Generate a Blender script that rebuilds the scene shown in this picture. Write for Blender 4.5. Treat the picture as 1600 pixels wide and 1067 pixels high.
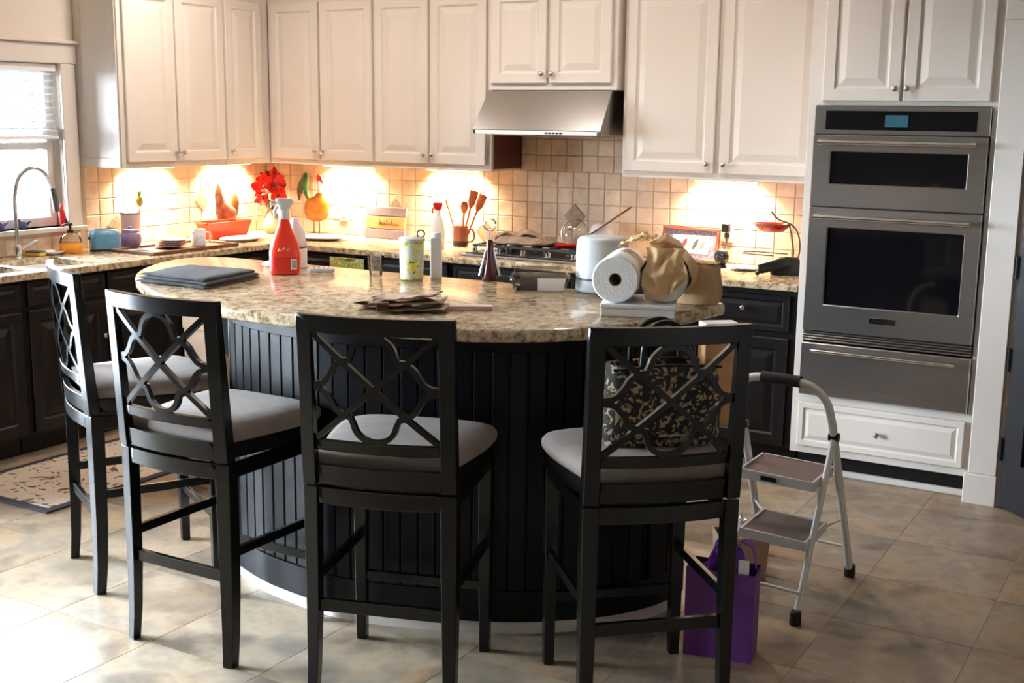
import bpy, bmesh, math, random
from mathutils import Vector, Matrix, noise
PI = math.pi
random.seed(7)
scene = bpy.context.scene
for o in list(bpy.data.objects): bpy.data.objects.remove(o)
COL = scene.collection

# ------------------------------------------------------------------ camera
yaw, pitch, roll, fpx = -0.528239605560591, 0.18341735178352905, 0.012484856471094085, 1895.8088
fw = Vector((math.sin(yaw)*math.cos(pitch), math.cos(yaw)*math.cos(pitch), -math.sin(pitch)))
rt = Vector((math.cos(yaw), -math.sin(yaw), 0)); up = rt.cross(fw)
r2 = math.cos(roll)*rt + math.sin(roll)*up; u2 = -math.sin(roll)*rt + math.cos(roll)*up
camd = bpy.data.cameras.new('camera'); cam = bpy.data.objects.new('camera', camd); COL.objects.link(cam)
camd.sensor_width = 36; camd.lens = fpx/1600*36; camd.clip_start = .05; camd.clip_end = 200
M = Matrix((r2, u2, -fw)).transposed().to_4x4(); M.translation = Vector((5.545842, -6.224252, 1.679138))
cam.matrix_world = M; scene.camera = cam

# ------------------------------------------------------------------ world, daylight, exposure
SKY, EXPO = 104.0, 0.32
CEIL_W, UNDER_W = 14.0, 17.0
w = bpy.data.worlds.new('world'); scene.world = w; w.use_nodes = True
bg = w.node_tree.nodes['Background']; bg.inputs[0].default_value = (.77, .89, 1.0, 1); bg.inputs[1].default_value = SKY
vs = scene.view_settings
vs.view_transform = 'Standard'; vs.look = 'None'; vs.gamma = 1; vs.exposure = EXPO; vs.use_curve_mapping = False
scene.cycles.use_denoising = True
scene.cycles.max_bounces = 10; scene.cycles.diffuse_bounces = 5; scene.cycles.glossy_bounces = 4
scene.cycles.transparent_max_bounces = 12; scene.cycles.caustics_reflective = False; scene.cycles.caustics_refractive = False
scene.cycles.sample_clamp_indirect = 6
def portal(name, loc, rot, sx, sy):
    l = bpy.data.lights.new(name, 'AREA'); l.shape = 'RECTANGLE'; l.size = sx; l.size_y = sy; l.cycles.is_portal = True
    o = bpy.data.objects.new(name, l); COL.objects.link(o); o.location = loc; o.rotation_euler = rot
portal('sink_window_portal', (-.16, -2.3, 1.49), (0, -PI/2, 0), .88, 1.3)
portal('patio_door_portal', (-.16, -4.40, 1.05), (0, -PI/2, 0), 2.1, 2.0)

# ------------------------------------------------------------------ helpers
class G:
    def __init__(s): s.v = []; s.f = []; s.mi = []; s.cur = 0
    def add(s, vs_, fs):
        b = len(s.v); s.v += [tuple(p) for p in vs_]
        for f in fs: s.f.append([i+b for i in f]); s.mi.append(s.cur)
        return s
    def box(s, x0, x1, y0, y1, z0, z1):
        return s.add([(x0,y0,z0),(x1,y0,z0),(x1,y1,z0),(x0,y1,z0),(x0,y0,z1),(x1,y0,z1),(x1,y1,z1),(x0,y1,z1)],
                     [(0,3,2,1),(4,5,6,7),(0,1,5,4),(1,2,6,5),(2,3,7,6),(3,0,4,7)])
    def hexa(s, lo, hi):     # two quads (4 points each)
        return s.add(list(lo)+list(hi), [(0,3,2,1),(4,5,6,7),(0,1,5,4),(1,2,6,5),(2,3,7,6),(3,0,4,7)])
    def prism(s, poly, z0, z1):
        n = len(poly)
        return s.add([(x,y,z0) for x,y in poly]+[(x,y,z1) for x,y in poly],
                     [list(range(n))[::-1], list(range(n,2*n))]+[(i,(i+1)%n,n+(i+1)%n,n+i) for i in range(n)])
    def rings(s, rs, closed=True, cap0=True, cap1=True):   # list of rings (same count)
        n = len(rs[0]); vs_ = [p for r in rs for p in r]; fs = []
        for k in range(len(rs)-1):
            for i in range(n if closed else n-1):
                j = (i+1) % n; fs.append((k*n+i, k*n+j, (k+1)*n+j, (k+1)*n+i))
        if cap0: fs.append(list(range(n))[::-1])
        if cap1: fs.append([(len(rs)-1)*n+i for i in range(n)])
        return s.add(vs_, fs)
    def lathe(s, prof, seg=24, c=(0,0,0), cap0=True, cap1=True, ax=None):
        rs = []
        for r, z in prof:
            ring = [Vector((r*math.cos(2*PI*i/seg), r*math.sin(2*PI*i/seg), z)) for i in range(seg)]
            if ax is not None:
                q = Vector((0,0,1)).rotation_difference(Vector(ax)); ring = [q @ p for p in ring]
            rs.append([p+Vector(c) for p in ring])
        return s.rings(rs, True, cap0, cap1)
    def loft(s, secs, seg=24, power=2.0, c=(0,0,0)):   # (z, a, b[, ox, oy])
        rs = []
        for t in secs:
            z, a, b = t[:3]; ox, oy = (t[3], t[4]) if len(t) > 4 else (0, 0); ring = []
            for i in range(seg):
                th = 2*PI*i/seg; ct, st = math.cos(th), math.sin(th)
                ring.append((c[0]+ox+a*math.copysign(abs(ct)**(2/power), ct), c[1]+oy+b*math.copysign(abs(st)**(2/power), st), c[2]+z))
            rs.append(ring)
        return s.rings(rs)
    def tube(s, path, r, seg=8, closed=False):
        P = [Vector(p) for p in path]; n = len(P); rs = []; nrm = None
        for i in range(n):
            if closed: t = (P[(i+1)%n]-P[i-1])
            else: t = P[min(i+1,n-1)]-P[max(i-1,0)]
            t.normalize()
            if nrm is None:
                nrm = t.orthogonal().normalized()
            else:
                nrm = (nrm - t*nrm.dot(t))
                if nrm.length < 1e-6: nrm = t.orthogonal()
                nrm.normalize()
            b = t.cross(nrm); rr = r[i] if isinstance(r, (list, tuple)) else r
            rs.append([P[i]+(nrm*math.cos(2*PI*k/seg)+b*math.sin(2*PI*k/seg))*rr for k in range(seg)])
        if closed: rs.append(rs[0])
        return s.rings(rs, True, not closed, not closed)
    def ell(s, c, rx, ry, rz, seg=16, rg=10):
        rs = []
        for k in range(rg+1):
            ph = -PI/2+PI*k/rg; cr = max(math.cos(ph), .02)
            rs.append([(c[0]+rx*cr*math.cos(2*PI*i/seg), c[1]+ry*cr*math.sin(2*PI*i/seg), c[2]+rz*math.sin(ph)) for i in range(seg)])
        return s.rings(rs)
    def sheet(s, fn, nu, nv, thick=None):       # fn(u,v)->point, optional second layer offset fn
        top = [Vector(fn(i/nu, j/nv)) for j in range(nv+1) for i in range(nu+1)]
        fs = [(j*(nu+1)+i, j*(nu+1)+i+1, (j+1)*(nu+1)+i+1, (j+1)*(nu+1)+i) for j in range(nv) for i in range(nu)]
        if thick is None: return s.add(top, fs)
        off = Vector(thick); n = len(top); bot = [p+off for p in top]
        fs2 = fs+[tuple(i+n for i in reversed(f)) for f in fs]
        bd = [i for i in range(nu)]+[j*(nu+1)+nu for j in range(nv)]+[nv*(nu+1)+i for i in range(nu, 0, -1)]+[j*(nu+1) for j in range(nv, 0, -1)]
        for a, b in zip(bd, bd[1:]+bd[:1]): fs2.append((b, a, a+n, b+n))
        return s.add(top+bot, fs2)
    def jitter(s, amp, freq, seed=0):
        s.v = [tuple(Vector(p)+noise.noise_vector(Vector(p)*freq+Vector((seed, seed*1.7, -seed)))*amp) for p in s.v]; return s
    def xf(s, m): s.v = [tuple(m @ Vector(p)) for p in s.v]; return s
    def mesh(s, name, mat, smooth=None, bevel=0, segs=1):
        me = bpy.data.meshes.new(name); me.from_pydata(s.v, [], s.f)
        mats = mat if isinstance(mat, (list, tuple)) else [mat]
        for m in mats: me.materials.append(m)
        for p, i in zip(me.polygons, s.mi): p.material_index = min(i, len(mats)-1)
        bm = bmesh.new(); bm.from_mesh(me)
        bmesh.ops.recalc_face_normals(bm, faces=bm.faces)
        if bevel:
            ed = [e for e in bm.edges if len(e.link_faces) == 2 and e.calc_face_angle(0) > math.radians(35)]
            bmesh.ops.bevel(bm, geom=ed, offset=bevel, segments=segs, profile=.5, affect='EDGES', clamp_overlap=True)
        bm.to_mesh(me); bm.free()
        if smooth is not None:
            for p in me.polygons: p.use_smooth = True
            me.set_sharp_from_angle(angle=math.radians(smooth))
        return me
    def build(s, name, mat, parent=None, smooth=None, bevel=0, segs=1, loc=None, rz=None):
        return obj(name, s.mesh(name, mat, smooth, bevel, segs), parent, loc, rz)
def obj(name, me, parent=None, loc=None, rz=None):
    o = bpy.data.objects.new(name, me); COL.objects.link(o)
    if parent is not None: o.parent = parent
    if loc is not None: o.location = loc
    if rz is not None: o.rotation_euler = (0, 0, rz)
    return o
def tag(o, label=None, cat=None, group=None, kind=None):
    if label: o['label'] = label
    if cat: o['category'] = cat
    if group: o['group'] = group
    if kind: o['kind'] = kind
    return o
def thing(name, label, cat, loc=(0,0,0), rz=0, group=None):
    return tag(obj(name, None, None, loc, rz), label, cat, group)
def copy_tree(o, parent=None):
    c = o.copy(); COL.objects.link(c); c.parent = parent
    for ch in list(o.children): copy_tree(ch, c)
    return c
def bez(pts, n=6, closed=False):   # catmull-rom through points
    P = [Vector(p) for p in pts]; m = len(P); out = []
    rng = range(m) if closed else range(m-1)
    for i in rng:
        p0 = P[i-1] if (closed or i > 0) else P[0]*2-P[1]
        p1, p2 = P[i], P[(i+1) % m]
        p3 = P[(i+2) % m] if (closed or i+2 < m) else P[m-1]*2-P[m-2]
        for k in range(n):
            t = k/n
            out.append(.5*((2*p1)+(-p0+p2)*t+(2*p0-5*p1+4*p2-p3)*t*t+(-p0+3*p1-3*p2+p3)*t**3))
    if not closed: out.append(P[-1].copy())
    return out
def grid_slab(xs, ys, solid, t0, t1, fmap):   # cells of a plan with holes, extruded t0..t1
    g = G(); idx = {}; V = []
    def vid(i, j, t):
        k = (i, j, t)
        if k not in idx: idx[k] = len(V); V.append(fmap(xs[i], ys[j], t1 if t else t0))
        return idx[k]
    F = []; nx, ny = len(xs)-1, len(ys)-1
    S = lambda i, j: 0 <= i < nx and 0 <= j < ny and solid(i, j)
    for i in range(nx):
        for j in range(ny):
            if not S(i, j): continue
            F.append((vid(i,j,0), vid(i,j+1,0), vid(i+1,j+1,0), vid(i+1,j,0)))
            F.append((vid(i,j,1), vid(i+1,j,1), vid(i+1,j+1,1), vid(i,j+1,1)))
            for di, dj, a, b in ((-1,0,(i,j),(i,j+1)), (1,0,(i+1,j+1),(i+1,j)), (0,-1,(i+1,j),(i,j)), (0,1,(i,j+1),(i+1,j+1))):
                if not S(i+di, j+dj): F.append((vid(*a,0), vid(*b,0), vid(*b,1), vid(*a,1)))
    return g.add(V, F)

# ------------------------------------------------------------------ materials
def new_mat(name):
    m = bpy.data.materials.new(name); m.use_nodes = True
    nt = m.node_tree; return m, nt, nt.nodes['Principled BSDF']
def mat(name, col, rough=.5, metal=0, var=None, vscale=8, bump=0, bscale=60, spec=.5, coat=0, trans=0, ior=1.45, emit=None, es=1, stretch=None, sheen=0, alpha=1):
    m, nt, b = new_mat(name); L = nt.links
    b.inputs['Base Color'].default_value = (*col, 1); b.inputs['Roughness'].default_value = rough
    b.inputs['Metallic'].default_value = metal; b.inputs['Specular IOR Level'].default_value = spec
    b.inputs['Coat Weight'].default_value = coat; b.inputs['Transmission Weight'].default_value = trans; b.inputs['IOR'].default_value = ior
    b.inputs['Sheen Weight'].default_value = sheen; b.inputs['Alpha'].default_value = alpha
    if emit: b.inputs['Emission Color'].default_value = (*emit, 1); b.inputs['Emission Strength'].default_value = es
    tc = None
    def coords(sc=None):
        nonlocal tc
        if tc is None: tc = nt.nodes.new('ShaderNodeTexCoord')
        if sc is None: return tc.outputs['Object']
        mp = nt.nodes.new('ShaderNodeMapping'); mp.inputs['Scale'].default_value = sc
        L.new(tc.outputs['Object'], mp.inputs[0]); return mp.outputs[0]
    if var:
        n = nt.nodes.new('ShaderNodeTexNoise'); n.inputs['Scale'].default_value = vscale; n.inputs['Detail'].default_value = 5
        L.new(coords(stretch), n.inputs['Vector'])
        rp = nt.nodes.new('ShaderNodeValToRGB'); rp.color_ramp.elements[0].position = .35; rp.color_ramp.elements[1].position = .68
        rp.color_ramp.elements[0].color = (*col, 1); rp.color_ramp.elements[1].color = (*var, 1)
        L.new(n.outputs['Fac'], rp.inputs[0]); L.new(rp.outputs[0], b.inputs['Base Color'])
    if bump:
        n2 = nt.nodes.new('ShaderNodeTexNoise'); n2.inputs['Scale'].default_value = bscale; n2.inputs['Detail'].default_value = 4
        L.new(coords(stretch), n2.inputs['Vector'])
        bp = nt.nodes.new('ShaderNodeBump'); bp.inputs['Strength'].default_value = bump; bp.inputs['Distance'].default_value = .01
        L.new(n2.outputs['Fac'], bp.inputs['Height']); L.new(bp.outputs[0], b.inputs['Normal'])
    return m
def ramp(nt, stops):
    r = nt.nodes.new('ShaderNodeValToRGB'); cr = r.color_ramp
    while len(cr.elements) < len(stops): cr.elements.new(.5)
    for e, (p, c) in zip(cr.elements, stops): e.position = p; e.color = (*c, 1)
    return r
def granite():
    m, nt, b = new_mat('granite'); L = nt.links
    geo = nt.nodes.new('ShaderNodeNewGeometry')
    n1 = nt.nodes.new('ShaderNodeTexNoise'); n1.inputs['Scale'].default_value = 38; n1.inputs['Detail'].default_value = 9; n1.inputs['Roughness'].default_value = .7
    n2 = nt.nodes.new('ShaderNodeTexNoise'); n2.inputs['Scale'].default_value = 7; n2.inputs['Detail'].default_value = 5; n2.inputs['Distortion'].default_value = 1.2
    v = nt.nodes.new('ShaderNodeTexVoronoi'); v.inputs['Scale'].default_value = 95
    for n in (n1, n2, v): L.new(geo.outputs['Position'], n.inputs['Vector'])
    r1 = ramp(nt, [(.31,(.05,.03,.018)), (.41,(.26,.18,.10)), (.50,(.53,.43,.295)), (.62,(.68,.58,.43)), (.78,(.40,.35,.28))])
    L.new(n1.outputs['Fac'], r1.inputs[0])
    r2_ = ramp(nt, [(.35,(.66,.54,.40)), (.55,(1,.97,.92)), (.75,(.80,.74,.64))]); L.new(n2.outputs['Fac'], r2_.inputs[0])
    mx = nt.nodes.new('ShaderNodeMix'); mx.data_type = 'RGBA'; mx.blend_type = 'MULTIPLY'; mx.inputs[0].default_value = .75
    L.new(r1.outputs[0], mx.inputs[6]); L.new(r2_.outputs[0], mx.inputs[7])
    rv = ramp(nt, [(.0,(.03,.02,.012)), (.12,(.03,.02,.012)), (.2,(1,1,1))])
    L.new(v.outputs['Distance'], rv.inputs[0])
    mx2 = nt.nodes.new('ShaderNodeMix'); mx2.data_type = 'RGBA'; mx2.blend_type = 'MULTIPLY'; mx2.inputs[0].default_value = .8
    L.new(mx.outputs[2], mx2.inputs[6]); L.new(rv.outputs[0], mx2.inputs[7])
    L.new(mx2.outputs[2], b.inputs['Base Color'])
    b.inputs['Roughness'].default_value = .16; b.inputs['Specular IOR Level'].default_value = .5
    return m
def stone_tile(name, stops, sc1, rough, rnd=.25, bump=.15, stops2=None, sc2=2.0):
    m, nt, b = new_mat(name); L = nt.links
    geo = nt.nodes.new('ShaderNodeNewGeometry'); oi = nt.nodes.new('ShaderNodeObjectInfo')
    ad = nt.nodes.new('ShaderNodeVectorMath'); ad.operation = 'ADD'
    mulr = nt.nodes.new('ShaderNodeVectorMath'); mulr.operation = 'SCALE'; mulr.inputs['Scale'].default_value = 31
    cx = nt.nodes.new('ShaderNodeCombineXYZ')
    for i in range(3): L.new(oi.outputs['Random'], cx.inputs[i])
    L.new(cx.outputs[0], mulr.inputs[0]); L.new(mulr.outputs[0], ad.inputs[0]); L.new(geo.outputs['Position'], ad.inputs[1])
    n1 = nt.nodes.new('ShaderNodeTexNoise'); n1.inputs['Scale'].default_value = sc1; n1.inputs['Detail'].default_value = 9; n1.inputs['Distortion'].default_value = .25
    n1.inputs['Roughness'].default_value = .62
    L.new(ad.outputs[0], n1.inputs['Vector'])
    r1 = ramp(nt, stops); L.new(n1.outputs['Fac'], r1.inputs[0]); out = r1.outputs[0]
    if stops2:
        n3 = nt.nodes.new('ShaderNodeTexNoise'); n3.inputs['Scale'].default_value = sc2; n3.inputs['Detail'].default_value = 3
        L.new(ad.outputs[0], n3.inputs['Vector']); r3 = ramp(nt, stops2); L.new(n3.outputs['Fac'], r3.inputs[0])
        mm = nt.nodes.new('ShaderNodeMix'); mm.data_type = 'RGBA'; mm.blend_type = 'MULTIPLY'; mm.inputs[0].default_value = .9
        L.new(out, mm.inputs[6]); L.new(r3.outputs[0], mm.inputs[7]); out = mm.outputs[2]
    hs = nt.nodes.new('ShaderNodeHueSaturation'); mr = nt.nodes.new('ShaderNodeMapRange')
    mr.inputs['To Min'].default_value = 1-rnd; mr.inputs['To Max'].default_value = 1+rnd*.5
    L.new(oi.outputs['Random'], mr.inputs[0]); L.new(mr.outputs[0], hs.inputs['Value']); L.new(out, hs.inputs['Color'])
    L.new(hs.outputs[0], b.inputs['Base Color']); b.inputs['Roughness'].default_value = rough
    bp = nt.nodes.new('ShaderNodeBump'); bp.inputs['Strength'].default_value = bump; bp.inputs['Distance'].default_value = .004
    L.new(n1.outputs['Fac'], bp.inputs['Height']); L.new(bp.outputs[0], b.inputs['Normal'])
    return m
def pattern_mat(name, base, ink, scale, thr, rough=.8, ink2=None, coords='Object'):
    m, nt, b = new_mat(name); L = nt.links; tc = nt.nodes.new('ShaderNodeTexCoord')
    v = nt.nodes.new('ShaderNodeTexNoise'); v.inputs['Scale'].default_value = scale; v.inputs['Detail'].default_value = 1.5; v.inputs['Distortion'].default_value = 2.5
    L.new(tc.outputs[coords], v.inputs['Vector'])
    st = [(thr-.02, base), (thr+.02, ink)] if ink2 is None else [(thr-.02, base), (thr, ink), (thr+.09, ink), (thr+.12, ink2)]
    r = ramp(nt, st); L.new(v.outputs['Fac'], r.inputs[0]); L.new(r.outputs[0], b.inputs['Base Color'])
    b.inputs['Roughness'].default_value = rough; return m
def pane_glass(name, tint=(1,1,1), refl=.08):
    m = bpy.data.materials.new(name); m.use_nodes = True; nt = m.node_tree; nt.nodes.clear(); L = nt.links
    o = nt.nodes.new('ShaderNodeOutputMaterial'); t = nt.nodes.new('ShaderNodeBsdfTransparent'); g = nt.nodes.new('ShaderNodeBsdfGlossy')
    t.inputs[0].default_value = (*tint, 1); g.inputs['Roughness'].default_value = .03
    fr = nt.nodes.new('ShaderNodeFresnel'); fr.inputs[0].default_value = 1.45
    ma = nt.nodes.new('ShaderNodeMath'); ma.operation = 'ADD'; ma.inputs[1].default_value = refl-.04; L.new(fr.outputs[0], ma.inputs[0])
    mx = nt.nodes.new('ShaderNodeMixShader'); L.new(ma.outputs[0], mx.inputs[0]); L.new(t.outputs[0], mx.inputs[1]); L.new(g.outputs[0], mx.inputs[2])
    L.new(mx.outputs[0], o.inputs[0]); return m
def emissive(name, col, s):
    m = bpy.data.materials.new(name); m.use_nodes = True; nt = m.node_tree; nt.nodes.clear()
    o = nt.nodes.new('ShaderNodeOutputMaterial'); e = nt.nodes.new('ShaderNodeEmission'); e.inputs[0].default_value = (*col, 1); e.inputs[1].default_value = s
    nt.links.new(e.outputs[0], o.inputs[0]); return m

CREAM = mat('cream_paint', (.67,.615,.56), .50, var=(.64,.585,.53), vscale=1.5)
WALLP = mat('wall_paint', (.66,.59,.51), .7, bump=.05, bscale=120)
CEILP = mat('ceiling_paint', (.75,.73,.70), .8)
TRIMP = mat('trim_paint', (.64,.59,.54), .42)
DARK = mat('dark_cabinet_paint', (.007,.0055,.006), .36, spec=.32)
ISLD = mat('island_paint', (.0045,.0045,.006), .36, spec=.20)
STOOL = mat('stool_lacquer', (.0032,.0032,.0032), .23, spec=.42)
CUSH = mat('stool_fabric', (.25,.198,.172), .9, var=(.21,.165,.145), vscale=22, bump=.25, bscale=300, sheen=.1)
GRAN = granite()
STEEL = mat('brushed_steel', (.47,.45,.435), .28, metal=1, var=(.41,.39,.375), vscale=6, stretch=(1,1,60))
STEELH = mat('hood_steel', (.46,.455,.455), .24, metal=1)
CHROME = mat('chrome', (.75,.75,.76), .12, metal=1)
NICK = mat('nickel', (.55,.53,.50), .22, metal=1)
BGLASS = mat('black_glass', (.004,.004,.005), .06, spec=.5)
BLACK = mat('black_plastic', (.006,.006,.0065), .4, spec=.35)
BLKIRON = mat('cast_iron', (.015,.014,.014), .55)
RUBBER = mat('black_rubber', (.010,.009,.009), .7)
WHITEP = mat('white_plastic', (.80,.80,.82), .35)
WHITEC = mat('white_ceramic', (.85,.84,.82), .2)
PAPERW = mat('white_paper', (.82,.81,.79), .8, bump=.1, bscale=40)
TISSUE = mat('paper_towel', (.86,.86,.85), .95, bump=.3, bscale=220)
KRAFT = mat('kraft_paper', (.46,.29,.15), .75, var=(.53,.35,.19), vscale=7, bump=.5, bscale=25)
KRAFT2 = mat('tan_wrapping', (.70,.47,.27), .7, var=(.62,.38,.17), vscale=9, bump=.4, bscale=25)
ORANGE = mat('orange_bottle', (.80,.045,.012), .3, coat=.2)
ORLBL = mat('orange_label', (.62,.022,.01), .4)
REDP = mat('red_plastic', (.50,.012,.010), .35)
DISHR = mat('orange_dish', (.66,.050,.010), .35, coat=.1)
REDG = mat('red_glass', (.30,.008,.006), .15, coat=.2)
WALNUT = mat('brown_wood', (.13,.055,.026), .5, var=(.085,.034,.016), vscale=10, stretch=(1,1,8))
SPOONW = mat('utensil_wood', (.38,.10,.018), .55, var=(.29,.07,.012), vscale=12)
COPPER = mat('copper_mug', (.20,.050,.018), .35, var=(.16,.038,.014), vscale=9, coat=.3)
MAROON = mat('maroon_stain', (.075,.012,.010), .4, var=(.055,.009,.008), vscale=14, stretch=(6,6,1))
WINE = mat('wine_lacquer', (.07,.008,.010), .25, coat=.3)
TOWEL = mat('grey_towel', (.070,.066,.074), .95, var=(.045,.042,.049), vscale=40, bump=.6, bscale=260, sheen=.08)
GREYB = mat('grey_canister', (.50,.52,.53), .42)
GREYD = mat('grey_dark', (.05,.055,.06), .4)
LAVG = mat('lavender_grey_paint', (.21,.17,.20), .7, var=(.17,.14,.165), vscale=14)
TANW = mat('tan_board', (.50,.27,.10), .6, var=(.44,.22,.08), vscale=10, stretch=(1,8,8))
CLEARP = pane_glass('clear_plastic', (.93,.94,.94), .10)
GLASS = pane_glass('window_glass', (.98,.99,1), .06)
FLOORM = stone_tile('slate_floor_tile', [(.26,(.12,.095,.075)), (.38,(.24,.185,.135)), (.50,(.38,.295,.208)), (.60,(.28,.228,.178)), (.74,(.44,.355,.27)), (.86,(.30,.25,.20))], 4.5, .36, rnd=.12, bump=.12,
                    stops2=[(.34,(.58,.58,.58)), (.46,(.95,.93,.90)), (.55,(1,.97,.92)), (.68,(1,.84,.68))], sc2=2.6)
GROUT = mat('floor_grout', (.46,.39,.31), .8)
TRAV = stone_tile('travertine_tile', [(.25,(.52,.37,.25)), (.45,(.70,.54,.39)), (.62,(.76,.61,.46)), (.8,(.62,.47,.34))], 14, .5, rnd=.10, bump=.3)
ACCT = stone_tile('accent_tile', [(.3,(.20,.13,.085)), (.5,(.36,.25,.17)), (.7,(.48,.35,.24))], 40, .5, rnd=.1, bump=.5)
WGROUT = mat('wall_grout', (.58,.45,.33), .85)
RUGM = pattern_mat('rug_weave', (.60,.50,.40), (.10,.075,.06), 11, .60, .95)
RUGB = mat('rug_border', (.035,.033,.045), .95)
TOTEM = pattern_mat('tote_fabric', (.012,.011,.011), (.36,.25,.15), 26, .55, .85)
PURPLE = mat('purple_paper', (.12,.028,.19), .5, var=(.105,.024,.165), vscale=5)
PURPT = mat('purple_tissue', (.16,.03,.36), .6)
FOIL = mat('aluminium_foil', (.75,.75,.76), .22, metal=1, bump=.8, bscale=45)
LADW = mat('ladder_enamel', (.62,.60,.58), .35)
LADT = mat('step_tread', (.22,.16,.14), .85, bump=.6, bscale=400)
DOORM = mat('charcoal_door', (.007,.007,.009), .42, spec=.3)
LBLUE = mat('blue_glaze', (.09,.25,.40), .3, var=(.12,.30,.43), vscale=10)
LPURP = mat('violet_glaze', (.24,.16,.29), .45)
PINKC = mat('pale_pink_ceramic', (.70,.55,.55), .3)
SOAP = mat('orange_soap', (.85,.33,.02), .15, coat=.4)
GOLD = mat('rooster_gold', (.46,.17,.012), .4, var=(.24,.075,.01), vscale=22)
GREENF = mat('rooster_green', (.025,.13,.02), .35, var=(.01,.03,.012), vscale=16)
BROWNF = mat('rooster_brown', (.25,.13,.075), .6, var=(.10,.045,.028), vscale=26)
OLIVEF = mat('rooster_olive', (.20,.13,.025), .6, var=(.09,.055,.015), vscale=22)
REDF = mat('poppy_petal', (.62,.018,.008), .55, var=(.45,.010,.005), vscale=14)
LEAFD = mat('dried_leaf', (.07,.045,.02), .6, var=(.14,.08,.03), vscale=14)
YEL = mat('yellow_plastic', (.80,.48,.05), .5)
SPONGE = mat('yellow_sponge', (.72,.45,.10), .95, bump=.6, bscale=150)
CARD = mat('cardboard', (.44,.30,.20), .8)
LEMON = pattern_mat('lemon_print', (.62,.66,.60), (.70,.60,.06), 20, .52, .2, ink2=(.07,.16,.02))
MUGP = pattern_mat('floral_mug_print', (.78,.79,.80), (.25,.28,.30), 38, .64, .2)
FRUITP = pattern_mat('fruit_print', (.60,.56,.36), (.25,.38,.06), 26, .48, .9, ink2=(.70,.33,.04))
MATBD = pattern_mat('folk_mat_print', (.22,.17,.21), (.08,.075,.15), 60, .52, .6)
CLOTH = mat('tan_cloth', (.36,.26,.18), .9, var=(.25,.17,.11), vscale=20, bump=.4, bscale=120)
GREYBAG = mat('grey_plastic_bag', (.52,.48,.52), .4, bump=.4, bscale=18)
LEATH = mat('brown_leather', (.20,.10,.05), .55, var=(.42,.30,.22), vscale=14, bump=.4, bscale=60, stretch=(1,5,3))
PINKBX = mat('pale_pink_card', (.70,.50,.42), .6)
FRAMEW = mat('frame_wood', (.16,.032,.014), .5, var=(.24,.07,.028), vscale=10)
PEPR = mat('red_pepper_ink', (.62,.03,.03), .5); PEPG = mat('green_pepper_ink', (.05,.055,.05), .5); PEPB = mat('grey_pepper_ink', (.18,.13,.12), .5)
DISP = emissive('display_glow', (.10,.30,.40), .30)
WARM = emissive('warm_lamp', (1,.72,.38), 16); CANL = emissive('can_lamp', (1,.86,.68), 22)
LEAFG = mat('outdoor_leaves', (.16,.30,.10), .7, var=(.10,.22,.06), vscale=3); LAWN = mat('pale_paving', (.50,.50,.49), .9, var=(.42,.42,.41), vscale=2)

# ------------------------------------------------------------------ room shell
ROOM_X, ROOM_Y, CEIL = 7.0, -8.5, 2.74
fl = tag(G().box(-.15, ROOM_X+.15, ROOM_Y-.15, .15, -.10, -.0018).build('floor', GROUT), kind='structure')
TP = .457
tile_me = G().box(-TP/2+.0013, TP/2-.0013, -TP/2+.0013, TP/2-.0013, -.008, 0).mesh('tile', FLOORM)
x0t, y0t = 2.70-TP*6, -3.18-TP*12
for i in range(16):
    for j in range(19):
        cx, cy = x0t+TP*(i+.5), y0t+TP*(j+.5)
        if cx-TP/2 > ROOM_X or cy-TP/2 > 0 or cx+TP/2 < 0 or cy+TP/2 < ROOM_Y: continue
        t = obj('tile', tile_me, fl, (cx, cy, 0))
tag(G().box(-.15, ROOM_X+.15, ROOM_Y-.15, .15, CEIL, CEIL+.1).build('ceiling', CEILP), kind='structure')
wb = tag(G().box(-.15, ROOM_X+.15, 0, .15, 0, CEIL).build('wall_back', WALLP), kind='structure')
ys = [ROOM_Y, -5.40, -3.40, -2.95, -1.65, 0]; zs = [0, 1.05, 1.93, 2.1, CEIL]
def lsolid(i, j): return not ((i == 1 and j < 3) or (i == 3 and j == 1))
wl = tag(grid_slab(ys, zs, lsolid, -.15, 0, lambda a, b, t: (t, a, b)).build('wall_left', WALLP), kind='structure')
FARP = mat('dimmed_wall_paint', (.30,.26,.22), .75, bump=.05, bscale=120)  # unseen walls coloured darker to stand in for a dim room in reflections
tag(G().box(ROOM_X, ROOM_X+.15, ROOM_Y, 0, 0, CEIL).build('wall_right', FARP), kind='structure')
tag(G().box(-.15, ROOM_X+.15, ROOM_Y-.15, ROOM_Y, 0, CEIL).build('wall_front', FARP), kind='structure')
# partition beside the oven cabinet with a pantry doorway
wp = grid_slab([4.70, 4.80, 5.60, ROOM_X], [0, 2.06, CEIL], lambda i, j: not (i == 1 and j == 0), -.66, -.56, lambda a, b, t: (a, t, b))
tag(wp.build('wall_pantry', WALLP), kind='structure')
cs = tag(obj('trim_1', None), kind='structure')
G().box(4.675, 4.795, -.682, -.66, .14, 2.10).build('casing_board', TRIMP, cs, bevel=.004)
G().box(4.66, 4.80, -.69, -.655, 0, .14).build('plinth_block', TRIMP, cs, bevel=.004)
G().box(5.605, 5.71, -.682, -.66, 0, 2.10).build('casing_board', TRIMP, cs, bevel=.004)
G().box(4.675, 5.71, -.684, -.66, 2.10, 2.21).build('casing_head', TRIMP, cs, bevel=.004)
G().box(4.80, 4.815, -.665, -.565, 0, 2.05).build('jamb', TRIMP, cs, bevel=.002)
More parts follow.
